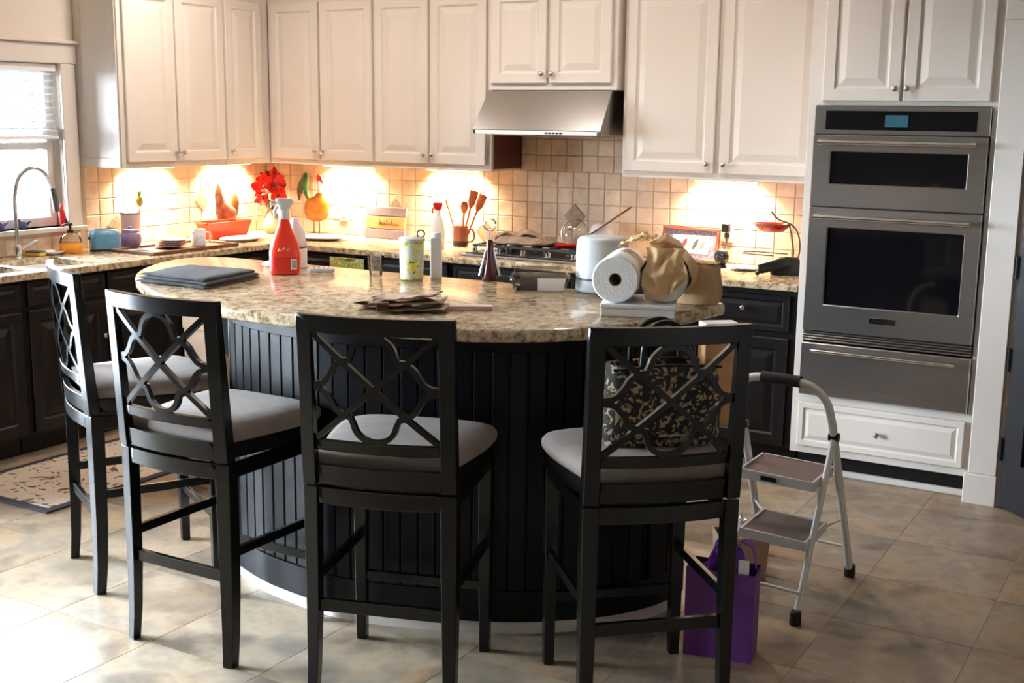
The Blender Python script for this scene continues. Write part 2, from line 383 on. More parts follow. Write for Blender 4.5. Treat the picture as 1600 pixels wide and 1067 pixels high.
# pantry door, ajar
def raised(w_, h_, prof):   # concentric rectangular profile facing -Y
    rs = []
    for ins, d in prof: rs.append([(ins, -d, ins), (w_-ins, -d, ins), (w_-ins, -d, h_-ins), (ins, -d, h_-ins)])
    return G().rings(rs)
PANEL = [(0,0), (0,.017), (.004,.021), (.052,.021), (.060,.012), (.068,.011), (.098,.019), (.102,.020)]
dr = tag(obj('door_1', None, None, (4.815, -.69, 0), -math.radians(39)), kind='structure')
g = G(); xs = [0, .11, .36, .43, .68, .78]; zz = [.01, .22, .90, 1.05, 1.90, 2.04]
grid_slab(xs, zz, lambda i, j: not (i in (1, 3) and j in (1, 3)), 0, .036, lambda a, b, t: (a, t, b)).build('door_frame', DOORM, dr, bevel=.003)
for (a, b) in ((.11, .36), (.43, .68)):
    for (c, d) in ((.22, .90), (1.05, 1.90)):
        p = raised(b-a, d-c, [(0, 0), (0, .004), (.04, .012), (.045, .013)]).build('door_panel', DOORM, dr); p.location = (a, .026, c)
for z in (.22, .62, 1.02, 1.82):
    G().lathe([(.008, z), (.008, z+.1)], 10, (-.004, -.006, 0)).build('hinge', BLACK, dr, smooth=30)
G().lathe([(.012,0),(.012,.03),(.028,.045),(.028,.06),(.01,.07)], 16, (.71, -.0, 1.0), ax=(0,-1,0)).build('door_knob', NICK, dr, smooth=40)

# sink window: casing, sashes, panes
win = tag(obj('window_1', None), kind='structure')
for y0, y1, z0, z1, nm in ((-1.65, -1.555, 1.05, 1.9295, 'casing_board'), (-3.045, -2.95, 1.05, 1.9295, 'casing_board'), (-3.06, -1.54, 1.93, 2.035, 'casing_head')):
    G().box(0, .022, y0, y1, z0, z1).build(nm, TRIMP, win, bevel=.004)
G().box(0, .045, -3.08, -1.535, 2.035, 2.055).build('casing_cap', TRIMP, win, bevel=.004)
G().box(-.14, .05, -3.07, -1.545, 1.025, 1.05).build('window_sill', TRIMP, win, bevel=.004)
for (a, b) in ((-2.95, -2.304), (-2.296, -1.65)):
    g = grid_slab([a-.003, a+.045, b-.045, b+.003], [1.049, 1.10, 1.47, 1.51, 1.88, 1.934], lambda i, j: not (i == 1 and j in (1, 3)), -.11, -.07, lambda p, q, t: (t, p, q))
    sh = g.build('sash', TRIMP, win, bevel=.003)
    G().box(-.093, -.089, a+.045, b-.045, 1.10, 1.47).build('pane', GLASS, sh)
    G().box(-.093, -.089, a+.045, b-.045, 1.51, 1.88).build('pane', GLASS, sh)
# sliding patio door beyond the left edge of the view
pd = tag(obj('door_2', None), kind='structure')
for (a, b, xo) in ((-5.40, -4.36, -.10), (-4.44, -3.40, -.062)):
    fr = grid_slab([a-.004, a+.07, b-.07, b+.004], [-.003, .12, 2.02, 2.104], lambda i, j: not (i == 1 and j == 1), xo-.018, xo+.018, lambda p, q, t: (t, p, q)).build('door_frame', TRIMP, pd, bevel=.003)
    G().box(xo-.003, xo+.003, a+.07, b-.07, .12, 2.02).build('pane', GLASS, fr)
bb = tag(obj('baseboard_left', None), kind='structure')
G().box(0, .014, ROOM_Y, -5.41, 0, .11).build('board', TRIMP, bb, bevel=.003)
# outdoors
tag(G().box(-40, -.2, -40, 25, -.5, -.3).build('ground', LAWN), kind='structure')

# backsplash tiles (each a child of its wall)
TW, TH, TD = .1, .0916, .008
bs_me = [G().box(-TW/2+.0016, TW/2-.0016, -TD, 0, -TH/2+.0016, TH/2-.0016).jitter(.0016, 40, k*3.1).mesh('tile', TRAV, bevel=.003) for k in range(5)]
def wall_tile(wall, left, a, z):
    o = obj('tile', random.choice(bs_me), wall)
    o.location = (-.0, a, z) if left else (a, 0, z)
    o.rotation_euler = (0, random.choice((0, PI)), PI/2 if left else 0)
    if left: o.rotation_euler = (0, 0, PI/2)
    return o
G().box(.001, 3.849, -.0035, 0, .914, 1.372).build('grout_bed', WGROUT, wb)
G().box(1.965, 2.765, -.0035, 0, 1.372, 1.82).build('grout_bed', WGROUT, wb)
for i in range(38):
    for j in range(5): wall_tile(wb, False, .012+TW*(i+.5), .914+TH*(j+.5))
for i in range(8):
    for j in range(5): wall_tile(wb, False, 1.965+TW*(i+.5), 1.372+TH*(j+.5))
G().box(0, .0035, -1.535, -.001, .914, 1.372).build('grout_bed', WGROUT, wl)
G().box(0, .0035, -3.3, -1.535, .914, 1.024).build('grout_bed', WGROUT, wl)
for i in range(15):
    for j in range(5): wall_tile(wl, True, -.02-TW*(i+.5), .914+TH*(j+.5))
for i in range(17): wall_tile(wl, True, -1.56-TW*(i+.5), .914+TH*.5)
ac_me = G().box(-.05, .05, -.012, 0, -.05, .05).mesh('accent_tile', ACCT, bevel=.004)
for x, z in ((1.06, 1.10), (1.727, 1.00), (2.327, 1.12)):
    o = obj('accent_tile', ac_me, wb, (x, 0, z)); o.rotation_euler = (0, PI/4, 0)
for y, z in ((-1.307, 1.03), (-.608, 1.14)):
    o = obj('accent_tile', ac_me, wl, (0, y, z)); o.rotation_euler = (0, PI/4, PI/2)

# ------------------------------------------------------------------ cabinets
def knob(par, x, z, y=0):
    return G().lathe([(.005,0), (.005,.012), (.013,.018), (.014,.024), (.010,.029), (.003,.030)], 14, (x, y, z), ax=(0,-1,0)).build('knob', NICK, par, smooth=50)
def front(par, kind, x0, x1, z0, z1, y, m, kx=None, kz=None):
    pr = PANEL if kind == 'door' else [(0,0), (0,.017), (.004,.021), (.026,.021), (.032,.014), (.036,.013), (.052,.019), (.055,.020)]
    if min(x1-x0, z1-z0) < .14: pr = [(0,0), (0,.016), (.004,.020), (.022,.020), (.027,.014), (.040,.018), (.042,.019)]
    d = raised(x1-x0, z1-z0, pr).build(kind, m, par, bevel=0); d.location = (x0, y, z0)
    if kx is not None: knob(d, kx-x0, kz-z0, -.021)
    return d
def cabinet(name, label, cat, loc, rz, W, D, z0, z1, m, fronts, toe=False, right_mat=None, side_panel=None, group=None, hollow=False):
    t = thing(name, label, cat, (loc[0], loc[1], z0), rz, group)
    h = z1-z0; b0 = .105 if toe else 0
    if hollow:
        g = G().box(.0005, .018, -D, -.001, b0, h).box(W-.018, W-.0005, -D, -.001, b0, h).box(.0185, W-.0185, -D, -.001, b0, b0+.018).box(.0185, W-.0185, -.015, -.001, b0+.0185, h).box(.0185, W-.0185, -D, -D+.02, b0+.0185, h)
    else: g = G().box(.0005, W-.0005, -D, -.001, b0, h)
    g.build('body', m, t, bevel=.0015)
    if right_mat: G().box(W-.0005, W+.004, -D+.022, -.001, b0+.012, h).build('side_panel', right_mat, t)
    if toe: G().box(.003, W-.003, -D+.075, -.001, 0, .105).build('toe_kick', BLACK, t)
    if side_panel:    # framed end panel on the local left (-x) side
        p = raised(D-.012, h-.004, [(0,0), (0,.006), (.05,.006), (.056,.002), (.060,.002)]).build('end_panel', m, t)
        p.rotation_euler = (0, 0, -PI/2); p.location = (0, -.002, .002)
    for f in fronts: front(t, f[0], f[1], f[2], f[3]-z0, f[4]-z0, -D-.0005, m, f[5] if len(f) > 5 else None, (f[6]-z0) if len(f) > 6 else None)
    return t
UB, UT = 1.372, 2.44
# left wall uppers: local x -> world +Y, origin at the near end
cabinet('wall_cabinet', 'cream wall cabinet with raised panel doors beside the sink window', 'cabinet', (0, -1.53, 0), PI/2, .80, .33, UB, UT, CREAM,
        [('door', .030, .396, 1.405, 2.34, .376, 1.452), ('door', .408, .788, 1.405, 2.34, .428, 1.452)], side_panel=True)
cabinet('wall_cabinet', 'narrow single-door cream wall cabinet on the window wall, next to the corner', 'cabinet', (0, -.728, 0), PI/2, .395, .33, UB, UT, CREAM,
        [('door', .004, .315, 1.405, 2.34, .028, 1.452)])
# back wall uppers
cabinet('wall_cabinet', 'cream two-door wall cabinet in the back corner above the rooster', 'cabinet', (.331, 0, 0), 0, .82, .33, UB, UT, CREAM,
        [('door', .030, .403, 1.405, 2.34, .383, 1.452), ('door', .421, .808, 1.405, 2.34, .441, 1.452)])
cabinet('wall_cabinet', 'cream two-door wall cabinet just left of the range hood', 'cabinet', (1.151, 0, 0), 0, .808, .33, UB, UT, CREAM,
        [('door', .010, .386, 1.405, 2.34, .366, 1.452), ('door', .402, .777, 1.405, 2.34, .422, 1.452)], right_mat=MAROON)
cabinet('wall_cabinet', 'short cream two-door cabinet above the range hood', 'cabinet', (1.966, 0, 0), 0, .785, .38, 1.82, UT, CREAM,
        [('door', .025, .370, 1.855, 2.34, .350, 1.905), ('door', .392, .755, 1.855, 2.34, .412, 1.905)])
cabinet('wall_cabinet', 'wide cream two-door wall cabinet between hood and oven tower', 'cabinet', (2.767, 0, 0), 0, 1.082, .33, UB, UT, CREAM,
        [('door', .024, .520, 1.405, 2.34, .490, 1.452), ('door', .548, 1.06, 1.405, 2.34, .578, 1.452)])
# oven tower cabinet
ot = thing('oven_cabinet', 'tall cream cabinet tower that houses the wall ovens', 'cabinet', (3.85, 0, 0), 0)
grid_slab([0, .038, .80, .838], [.11, .398, 1.745, UT], lambda i, j: not (i == 1 and j == 1), -.645, -.002, lambda a, b, t: (a, t, b)).build('body', CREAM, ot, bevel=.0015)
G().box(.038, .80, -.12, -.003, .398, 1.745).build('back_panel', BLACK, ot)
G().box(.02, .818, -.57, -.003, 0, .11).build('toe_kick', BLACK, ot)
G().box(.02, .818, -.592, -.57, 0, .03).build('shoe_moulding', TRIMP, ot, bevel=.004)
front(ot, 'door', .066, .412, 1.765, 2.36, -.6455, CREAM, .392, 1.82); front(ot, 'door', .424, .79, 1.765, 2.36, -.6455, CREAM, .444, 1.82)
front(ot, 'drawer', .036, .795, .148, .362, -.6455, CREAM, .415, .252)
# wall oven (microwave over oven), set in the tower
ov = thing('wall_oven', 'stainless steel double wall oven with microwave on top', 'oven', (3.89, -.645, .66), 0)
OY = -.001
G().box(0, .757, 0, .50, .002, 1.08).build('chassis', BLACK, ov)
cp = G().box(-.002, .759, -.020, OY, .958, 1.083).build('control_panel', STEEL, ov, bevel=.003)
G().box(.05, .705, -.022, -.0195, .978, 1.062).build('glass_strip', BGLASS, cp)
dsp = G().box(.315, .415, -.0235, -.0215, .992, 1.045).build('display', DISP, cp)
def txt(body, size, par, loc, m, name, align='CENTER', ext=.0004):
    c = bpy.data.curves.new(name, 'FONT'); c.body = body; c.size = size; c.align_x = align; c.extrude = ext
    o = bpy.data.objects.new(name, c); COL.objects.link(o)
    me = bpy.data.meshes.new_from_object(o); bpy.data.objects.remove(o)
    me.materials.append(m); q = obj(name, me, par, loc); q.rotation_euler = (PI/2, 0, 0); return q
def oven_door(nm, z0, z1, wx0, wx1, wz0, wz1, hz, par):
    d = grid_slab([0, wx0, wx1, .757], [z0, wz0, wz1, z1], lambda i, j: not (i == 1 and j == 1), -.035, OY, lambda a, b, t: (a, t, b)).build(nm, STEEL, par, bevel=.004)
    G().box(wx0-.001, wx1+.001, -.024, -.004, wz0-.001, wz1+.001).build('window', BGLASS, d)
    g = G().tube([(.05, -.085, hz), (.707, -.085, hz)], .0115, 12)
    for x in (.065, .69): g.lathe([(.011, 0), (.009, .048)], 10, (x, -.035, hz), ax=(0,-1,0))
    for x in (.05, .707): g.lathe([(.014, -.012), (.014, .012)], 12, (x, -.085, hz), ax=(1,0,0))
    g.build('handle', CHROME, d, smooth=40); return d
oven_door('upper_door', .630, .955, .085, .680, .735, .880, .922, ov)
ld = oven_door('lower_door', .052, .626, .090, .690, .178, .535, .585, ov)
bd = G().box(.305, .425, -.0375, -.034, .108, .136).build('badge', CHROME, ld, bevel=.001)
txt('KitchenAid', .021, bd, (.365, -.0376, .1155), BLACK, 'badge_lettering')
vt = G().box(0, .757, -.012, OY, .0, .050).build('vent_recess', BLACK, ov)
for k in range(4): G().box(.0, .757, -.030, -.0115, .002+k*.0125, .008+k*.0125).build('vent_slat', STEEL, ov, bevel=.001)
wd = thing('warming_drawer', 'stainless steel warming drawer under the double oven', 'drawer', (3.89, -.645, .40), 0)
G().box(.01, .747, 0, .45, .004, .25).build('chassis', BLACK, wd)
wf = G().box(-.002, .759, -.032, OY, .002, .252).build('drawer_front', STEEL, wd, bevel=.004)
g = G().tube([(.055, -.075, .222), (.70, -.075, .222)], .008, 10)
for x in (.08, .675): g.lathe([(.008, 0), (.008, .042)], 10, (x, -.033, .222), ax=(0,-1,0))
g.build('handle', CHROME, wf, smooth=40)
G().box(.345, .40, -.0335, -.0315, .055, .060).build('emblem', GREYD, wf)

# base cabinets
BD = .60
def base(label, loc, rz, W, fronts, hollow=False): return cabinet('base_cabinet', label, 'cabinet', loc, rz, W, BD, 0, .878, DARK, fronts, toe=True, hollow=hollow)
base('black base cabinet with two doors below the sink window, at the picture left edge', (0, -3.33, 0), PI/2, .90,
     [('drawer', .02, .44, .745, .865), ('drawer', .46, .88, .745, .865), ('door', .02, .44, .125, .725, .405, .55), ('door', .46, .88, .125, .725, .50, .55)], True)
base('black base cabinet behind the leftmost stool, drawers over two doors with knobs', (0, -2.428, 0), PI/2, 1.0,
     [('drawer', .02, .49, .745, .865), ('drawer', .51, .98, .745, .865), ('door', .02, .49, .125, .725, .455, .545), ('door', .51, .98, .125, .725, .545, .545)], True)
base('black corner base cabinet on the window wall near the orange dish', (0, -1.426, 0), PI/2, .80,
     [('drawer', .02, .78, .745, .865), ('door', .02, .78, .125, .725)])
base('black base cabinet in the back corner below the white platter', (.01, 0, 0), 0, 1.24, [('drawer', .66, 1.22, .745, .865), ('door', .66, 1.22, .125, .725)])
base('black base cabinet below the copper mug, left of the cooktop', (1.252, 0, 0), 0, .62, [('drawer', .02, .60, .745, .865), ('door', .02, .60, .125, .725)])
base('wide black base cabinet directly below the gas cooktop', (1.874, 0, 0), 0, .80, [('drawer', .02, .78, .745, .865), ('door', .02, .39, .125, .725), ('door', .41, .78, .125, .725)])
base('black base cabinet right of the cooktop, mostly hidden behind the island', (2.676, 0, 0), 0, .66, [('drawer', .02, .64, .745, .865), ('door', .02, .64, .125, .725)])
base('black base cabinet with round knob next to the oven tower', (3.338, 0, 0), 0, .51, [('drawer', .025, .465, .675, .852, .24, .782), ('door', .025, .465, .115, .645)])

# L-shaped granite worktop with sink cut-outs
wx = [.004, .16, .20, .52, .56, .648]; 
xs = [.004, .15, .55, .648, 3.848]; yy = [-3.33, -2.75, -2.31, -2.27, -1.90, -.648, -.010]
def wsolid(i, j):
    if i == 3: return j == 5
    if i == 1 and j in (1, 3): return False
    return True
tag(grid_slab(xs, yy, wsolid, .879, .914, lambda a, b, t: (a, b, t)).build('worktop', GRAN, bevel=.006, segs=2),
    'L-shaped speckled granite worktop along the two back walls', 'worktop')
sk = thing('kitchen_sink', 'white double-bowl sink set into the worktop under the window', 'sink', (0, 0, .70), 0)
for (a, b) in ((-2.75, -2.31), (-2.27, -1.90)):
    g = G(); x0, x1 = .145, .555; a -= .005; b += .005
    g.rings([[(x0,a,.178),(x1,a,.178),(x1,b,.178),(x0,b,.178)], [(x0+.012,a+.012,.002),(x1-.012,a+.012,.002),(x1-.012,b-.012,.002),(x0+.012,b-.012,.002)],
             ], cap1=True, cap0=False)
    g.rings([[(x0+.004,a+.004,.178),(x1-.004,a+.004,.178),(x1-.004,b-.004,.178),(x0+.004,b-.004,.178)], [(x0+.03,a+.03,.008),(x1-.03,a+.03,.008),(x1-.03,b-.03,.008),(x0+.03,b-.03,.008)]], cap1=True, cap0=False)
    bo = g.build('bowl', WHITEC, sk)
    G().lathe([(.03,0), (.03,.004)], 16, ((x0+x1)/2, (a+b)/2, .0085)).build('drain', CHROME, bo, smooth=40)

# range hood
hd = thing('range_hood', 'sloped stainless steel range hood above the cooktop', 'hood', (1.966, -.001, 1.583), 0)
W = .785; prof = [(-.0, 0), (-.505, 0), (-.512, .024), (-.385, .234), (0, .234)]
g = G(); n = len(prof)
g.rings([[(-.022 if y < -.4 else -.0, y, z) for y, z in prof], [(W-.025, y, z) for y, z in prof]], True, True, True)
g.build('canopy', STEELH, hd, bevel=.003)
G().box(.0, .74, -.5175, -.5125, .002, .022).build('front_lip', WHITEP, hd, bevel=.001)
for k in range(5): G().box(.435+k*.022, .449+k*.022, -.521, -.517, .008, .016).build('button', BLACK, hd)
G().box(.06, .70, -.45, -.06, -.006, .0).build('filter', NICK, hd)

# under-cabinet lamps
def under_light(label, loc, rz):
    t = thing('under_cabinet_light', label, 'lamp', loc, rz, 'under-cabinet lights')
    G().box(-.18, .18, -.035, .035, -.016, -.001).build('housing', WHITEP, t, bevel=.003)
    G().box(-.165, .165, -.026, .026, -.019, -.0155).build('lens', WARM, t)
    l = bpy.data.lights.new('under_light_glow', 'AREA'); l.shape = 'RECTANGLE'; l.size = .32; l.size_y = .05; l.energy = UNDER_W; l.spread = math.radians(128); l.color = (1, .79, .56)
    lo = obj('under_light_glow', l, t, (0, 0, -.021)); lo.rotation_euler = (0, 0, 0)
for lab, loc, rz in (('warm strip light under the cabinet beside the sink window', (.06, -1.08, UB), PI/2), ('warm strip light under the narrow corner cabinet on the window wall', (.06, -.42, UB), PI/2),
                     ('warm strip light under the cabinet above the rooster', (.72, -.06, UB), 0), ('warm strip light under the cabinet left of the hood', (1.52, -.06, UB), 0),
                     ('warm strip light under the cabinet between hood and oven', (3.25, -.06, UB), 0)):
    under_light(lab, loc, rz)
# recessed ceiling lights
for k, (x, y) in enumerate(((.95, -1.45), (2.1, -1.45), (3.25, -1.45))):
    t = thing('recessed_ceiling_light', ('recessed ceiling light above the back corner aisle', 'recessed ceiling light above the aisle facing the hood', 'recessed ceiling light above the aisle facing the oven tower')[k], 'lamp', (x, y, CEIL-.001), 0, 'recessed ceiling lights')
    G().lathe([(.095, -.012), (.095, 0), (.07, 0), (.07, -.012)], 24, cap0=False, cap1=False).build('trim_ring', WHITEP, t, smooth=30)
    G().lathe([(.069, -.006), (.069, -.003)], 24).build('lens', CANL, t)
    l = bpy.data.lights.new('ceiling_glow', 'AREA'); l.shape = 'DISK'; l.size = .14; l.energy = CEIL_W; l.color = (1, .87, .77)
    obj('ceiling_glow', l, t, (0, 0, -.014))

# ------------------------------------------------------------------ island
IT = 1.067
front_pts = [(1.90,-2.335,0),(1.79,-2.37,0),(1.735,-2.46,0),(1.74,-2.57,0),(1.80,-2.73,0),(1.91,-2.90,0),(2.05,-3.04,0),(2.22,-3.165,0),(2.42,-3.275,0),(2.66,-3.345,0),(2.90,-3.375,0),
             (3.15,-3.378,0),(3.43,-3.352,0),(3.645,-3.294,0),(3.80,-3.21,0),(3.935,-3.085,0),(4.03,-2.92,0),(4.082,-2.72,0),(4.108,-2.50,0),(4.125,-2.36,0)]
top_poly = [(p.x, p.y) for p in bez(front_pts, 3)]+[(4.10, -2.335)]
isl = thing('kitchen_island', 'black curved kitchen island with a speckled granite bar top', 'island', (3.2, -2.75, 0), 0)
iofs = Matrix.Translation((-3.2, 2.75, 0))
G().prism(top_poly, IT-.04, IT).xf(iofs).build('countertop', GRAN, isl, bevel=.012, segs=3, smooth=40)
bpts = [(2.38,-2.42,0),(2.385,-2.62,0),(2.41,-2.84,0),(2.50,-3.02,0),(2.66,-3.105,0),(2.83,-3.15,0),(3.08,-3.175,0),(3.31,-3.128,0),(3.59,-3.013,0),(3.75,-2.912,0),(3.92,-2.745,0),(4.01,-2.57,0),(4.03,-2.42,0)]
bpath = bez(bpts, 8)
def inset(path, d):
    out = []
    for i, p in enumerate(path):
        t = (path[min(i+1, len(path)-1)]-path[max(i-1, 0)]).normalized(); out.append(p+Vector((-t.y, t.x, 0))*d)
    return out
def band(path, z0, z1, d0, d1, m, name, par, **k):
    a, b = inset(path, d0), inset(path, d1)
    rs = [[(p.x, p.y, z0), (q.x, q.y, z0), (q.x, q.y, z1), (p.x, p.y, z1)] for p, q in zip(a, b)]
    return G().rings(rs).xf(iofs).build(name, m, par, smooth=30, **k)
core = inset(bpath, .014)
body = G().prism([(p.x, p.y) for p in core], .045, IT-.04).xf(iofs).build('body', ISLD, isl, smooth=30)
band(bpath, 0, .045, .004, .05, TRIMP, 'floor_trim', isl)
band(bpath, .0455, .15, -.006, .02, ISLD, 'bottom_rail', isl)
band(bpath, .95, IT-.041, -.006, .02, ISLD, 'top_rail', isl)
# beadboard planks around the curve
L = [0]
for a, b in zip(bpath, bpath[1:]): L.append(L[-1]+(b-a).length)
npl = int(L[-1]/.058); pw = L[-1]/npl
pl_me = G().box(-pw/2+.0022, pw/2-.0022, -.001, .014, .150, .95).mesh('plank', ISLD, bevel=.003)
for k in range(npl):
    s = (k+.5)*pw; i = max(j for j in range(len(L)) if L[j] <= s); i = min(i, len(bpath)-2)
    f = (s-L[i])/(L[i+1]-L[i]); p = bpath[i].lerp(bpath[i+1], f); t = (bpath[i+1]-bpath[i]).normalized()
    o = obj('plank', pl_me, body, (p.x-3.2, p.y+2.75, 0), math.atan2(t.y, t.x))
for (x, y, a) in ((2.43, -2.93, -1.05), (4.005, -2.60, 1.15)):
    G().box(-.035, .035, -.012, .02, .15, .95).build('corner_stile', ISLD, isl, bevel=.004, loc=(x-3.2, y+2.75, 0), rz=a)
# corbels carrying the long overhang on the left
for (x, y) in ((2.30, -2.55), (2.36, -2.90)):
    pts = [(0, IT-.041), (0, IT-.30), (-.05, IT-.28), (-.14, IT-.15), (-.26, IT-.075), (-.26, IT-.041)]
    G().rings([[(px, -.025, pz) for px, pz in pts], [(px, .025, pz) for px, pz in pts]]).build('corbel', ISLD, isl, bevel=.003, loc=(x+.08-3.2, y+2.75, 0), rz=.12)

# ------------------------------------------------------------------ bar stools
def make_stool():
    t = thing('bar_stool', 'stool', 'stool')
    bow = lambda u: -.031*(1-(u/.225)**2)
    yb = lambda z: -.205-max(0, z-.62)*.075
    Pt = lambda u, z, d=0: Vector((u, yb(z)+bow(u)+d, z))
    for sx in (-1, 1):      # legs
        secs = []
        for z, off, h in ((0, .014, .016), (.10, .006, .018), (.25, .001, .020), (.45, 0, .0215), (.646, 0, .022)):
            cx, cy = sx*(.203+off*.25), -.205-off
            k = sx*.24*h; secs.append([(cx-h, cy-h-k, z), (cx+h, cy-h+k, z), (cx+h, cy+h+k, z), (cx-h, cy+h-k, z)])
        G().rings(secs).build('leg', STOOL, t, bevel=.002)
        secs = []
        for z, h in ((0, .0155), (.35, .019), (.60, .021), (.646, .021)):
            cx, cy = sx*.205, .205; secs.append([(cx-h, cy-h, z), (cx+h, cy-h, z), (cx+h, cy+h, z), (cx-h, cy+h, z)])
        G().rings(secs).build('leg', STOOL, t, bevel=.002)
        G().box(sx*.203-.010, sx*.203+.010, -.19, .19, .595, .640).build('apron', STOOL, t, bevel=.002)
        G().box(sx*.205-.009, sx*.205+.009, -.195, .19, .345, .375).build('stretcher', STOOL, t, bevel=.002)
    # curved rear apron, straight front apron, rear and front stretchers
    def cband(z0, z1, d0, d1, hw, name, par=t, n=14, use_tilt=True):
        rs = []
        for i in range(n+1):
            u = -hw+2*hw*i/n
            rs.append([(u, (yb(z0) if use_tilt else -.205)+bow(u)+d0, z0), (u, (yb(z0) if use_tilt else -.205)+bow(u)+d1, z0), (u, (yb(z1) if use_tilt else -.205)+bow(u)+d1, z1), (u, (yb(z1) if use_tilt else -.205)+bow(u)+d0, z1)])
        return G().rings(rs).build(name, STOOL, par, smooth=40, bevel=.002)
    cband(.597, .645, -.012, .012, .185, 'apron', use_tilt=False)
    G().box(-.19, .19, .195, .215, .595, .640).build('apron', STOOL, t, bevel=.002)
    G().box(-.19, .19, -.218, -.200, .268, .305).build('stretcher', STOOL, t, bevel=.002)
    G().box(-.19, .19, .196, .214, .205, .235).build('stretcher', STOOL, t, bevel=.002)
    G().lathe([(.10, .640), (.10, .654)], 24, (0, .01, 0)).build('swivel_plate', BLACK, t, smooth=40)
    # seat frame and cushion (wider at the front)
    def seat_ring(z, grow):
        pts = [(-.195,-.205),(-.225,-.05),(-.245,.10),(-.235,.20),(-.17,.245),(0,.250),(.17,.238),(.235,.20),(.245,.10),(.225,-.05),(.195,-.205)]
        pts = [Vector((x*(1+grow), y*(1+grow) if y > 0 else y*(1+grow*.6), z)) for x, y in pts]
        return [tuple(p) for p in bez(pts, 3)]+[(0, pts[0].y, z)]
    sf = G().rings([seat_ring(.652, -.03), seat_ring(.655, -.02), seat_ring(.698, -.02), seat_ring(.700, -.03)]).build('seat_frame', STOOL, t, smooth=40)
    cu = G().rings([seat_ring(.7005, -.03), seat_ring(.712, .005), seat_ring(.728, .01), seat_ring(.742, -.03), seat_ring(.752, -.14), seat_ring(.757, -.40), seat_ring(.759, -.75)]).build('cushion', CUSH, t, smooth=60)
    # back posts
    for sx in (-1, 1):
        secs = []
        for z in (.651, .72, .80, .90, 1.0, 1.139):
            h = .021; d = .013+.006*max(0, (1.139-z)/.49)
            secs.append([tuple(Pt(sx*.204-h, z, -d)), tuple(Pt(sx*.204+h, z, -d)), tuple(Pt(sx*.204+h, z, d)), tuple(Pt(sx*.204-h, z, d))])
        G().rings(secs).build('back_post', STOOL, t, bevel=.002)
    cband(1.094, 1.143, -.013, .013, .2255, 'top_rail')
    cband(.756, .787, -.010, .010, .184, 'lower_rail')
    cband(.655, .712, -.010, .010, .184, 'seat_rail')
    # fretwork: X bars with an ogee quatrefoil
    zc = .9405; g = G()
    def bar(pts, w=.0155):
        pts = [Vector(p) for p in pts]; rs = []
        for i, p in enumerate(pts):
            tg = (pts[min(i+1, len(pts)-1)]-pts[max(i-1, 0)]).normalized(); nx = Vector((-tg.y, tg.x))*w/2
            a, b = p+nx, p-nx
            rs.append([Pt(a.x, a.y+zc, -.008), Pt(b.x, b.y+zc, -.008), Pt(b.x, b.y+zc, .008), Pt(a.x, a.y+zc, .008)])
        g.rings(rs)
    def line(a, b, n=10): return [Vector(a).lerp(Vector(b), i/n) for i in range(n+1)]
    V2 = lambda x, y: Vector((x, y))
    bar(line((-.186,.158), (.186,-.158), 14)); bar(line((.186,.158), (-.186,-.158), 14))
    for sy in (-1, 1):
        arc = [V2(-.092, .078), V2(-.070, .082)]+[V2(.062*math.cos(a), .094+.056*math.sin(a)) for a in [PI-.15-i*(PI-.3)/12 for i in range(13)]]+[V2(.070, .082), V2(.092, .078)]
        bar([V2(p.x, sy*p.y) for p in arc])
        for sx in (-1, 1):
            og = [p.to_2d() for p in bez([(.086,.078,0),(.112,.062,0),(.128,.036,0),(.150,.012,0),(.188,.002,0)], 4)]
            bar([V2(sx*p.x, sy*p.y) for p in og])
    g.build('back_lattice', STOOL, t, smooth=35)
    return t
st0 = make_stool()
spots = [((2.172, -3.156), (.48, .877), 'black bar stool farthest left, seen edge-on beside the black cabinets'),
         ((2.838, -3.420), (-.01, 1.0), 'black bar stool with bright window sheen, second from the left'),
         ((3.518, -3.382), (-.307, .952), 'black bar stool in the middle of the island, grey seat showing to its right'),
         ((4.154, -3.108), (-.675, .738), 'black bar stool farthest right, a patterned tote bag on its seat')]
for i, ((x, y), n, lab) in enumerate(spots):
    s = st0 if i == 0 else copy_tree(st0)
    s.location = (x, y, 0); s.rotation_euler = (0, 0, math.atan2(n[1], n[0])-PI/2)
    s['label'] = lab; s['category'] = 'stool'; s['group'] = 'bar stools around the island'

# ------------------------------------------------------------------ step ladder, bags, rug
lad = thing('step_ladder', 'white folding two-step ladder with black rubber feet', 'ladder', (4.28, -2.1, 0), 0)
def lx(p): return (p[0]-4.28, p[1]+2.1, p[2])
RL, RR, FL, FR = (4.115,-1.80,0), (4.472,-1.853,0), (4.155,-2.37,0), (4.435,-2.396,0)
JL, JR = (4.095,-2.03,.565), (4.442,-2.07,.572)
hoop = [RR, JR]+[tuple(p) for p in bez([(4.437,-2.095,.64),(4.425,-2.13,.715),(4.385,-2.15,.765),(4.32,-2.15,.782),(4.20,-2.135,.782),(4.13,-2.125,.765),(4.085,-2.10,.715),(4.075,-2.06,.64)], 5)]+[JL, RL]
G().tube([lx((p[0], p[1], max(p[2], .02))) for p in hoop], .0145, 12).build('hoop_frame', LADW, lad, smooth=50)
G().tube([lx((4.335,-2.15,.782)), lx((4.26,-2.143,.784)), lx((4.19,-2.134,.782))], .0205, 14).build('hand_grip', RUBBER, lad, smooth=50)
for a, b in ((FR, JR), (FL, JL)):
    G().tube([lx((a[0], a[1], .02)), lx((b[0], b[1]-.012, b[2]))], .0115, 10).build('front_leg', LADW, lad, smooth=50)
    G().lathe([(.016, -.018), (.016, .018)], 12, lx((b[0]+(.0), b[1]-.006, b[2]+.012)), ax=(1,0,0)).build('hinge', BLACK, lad, smooth=50)
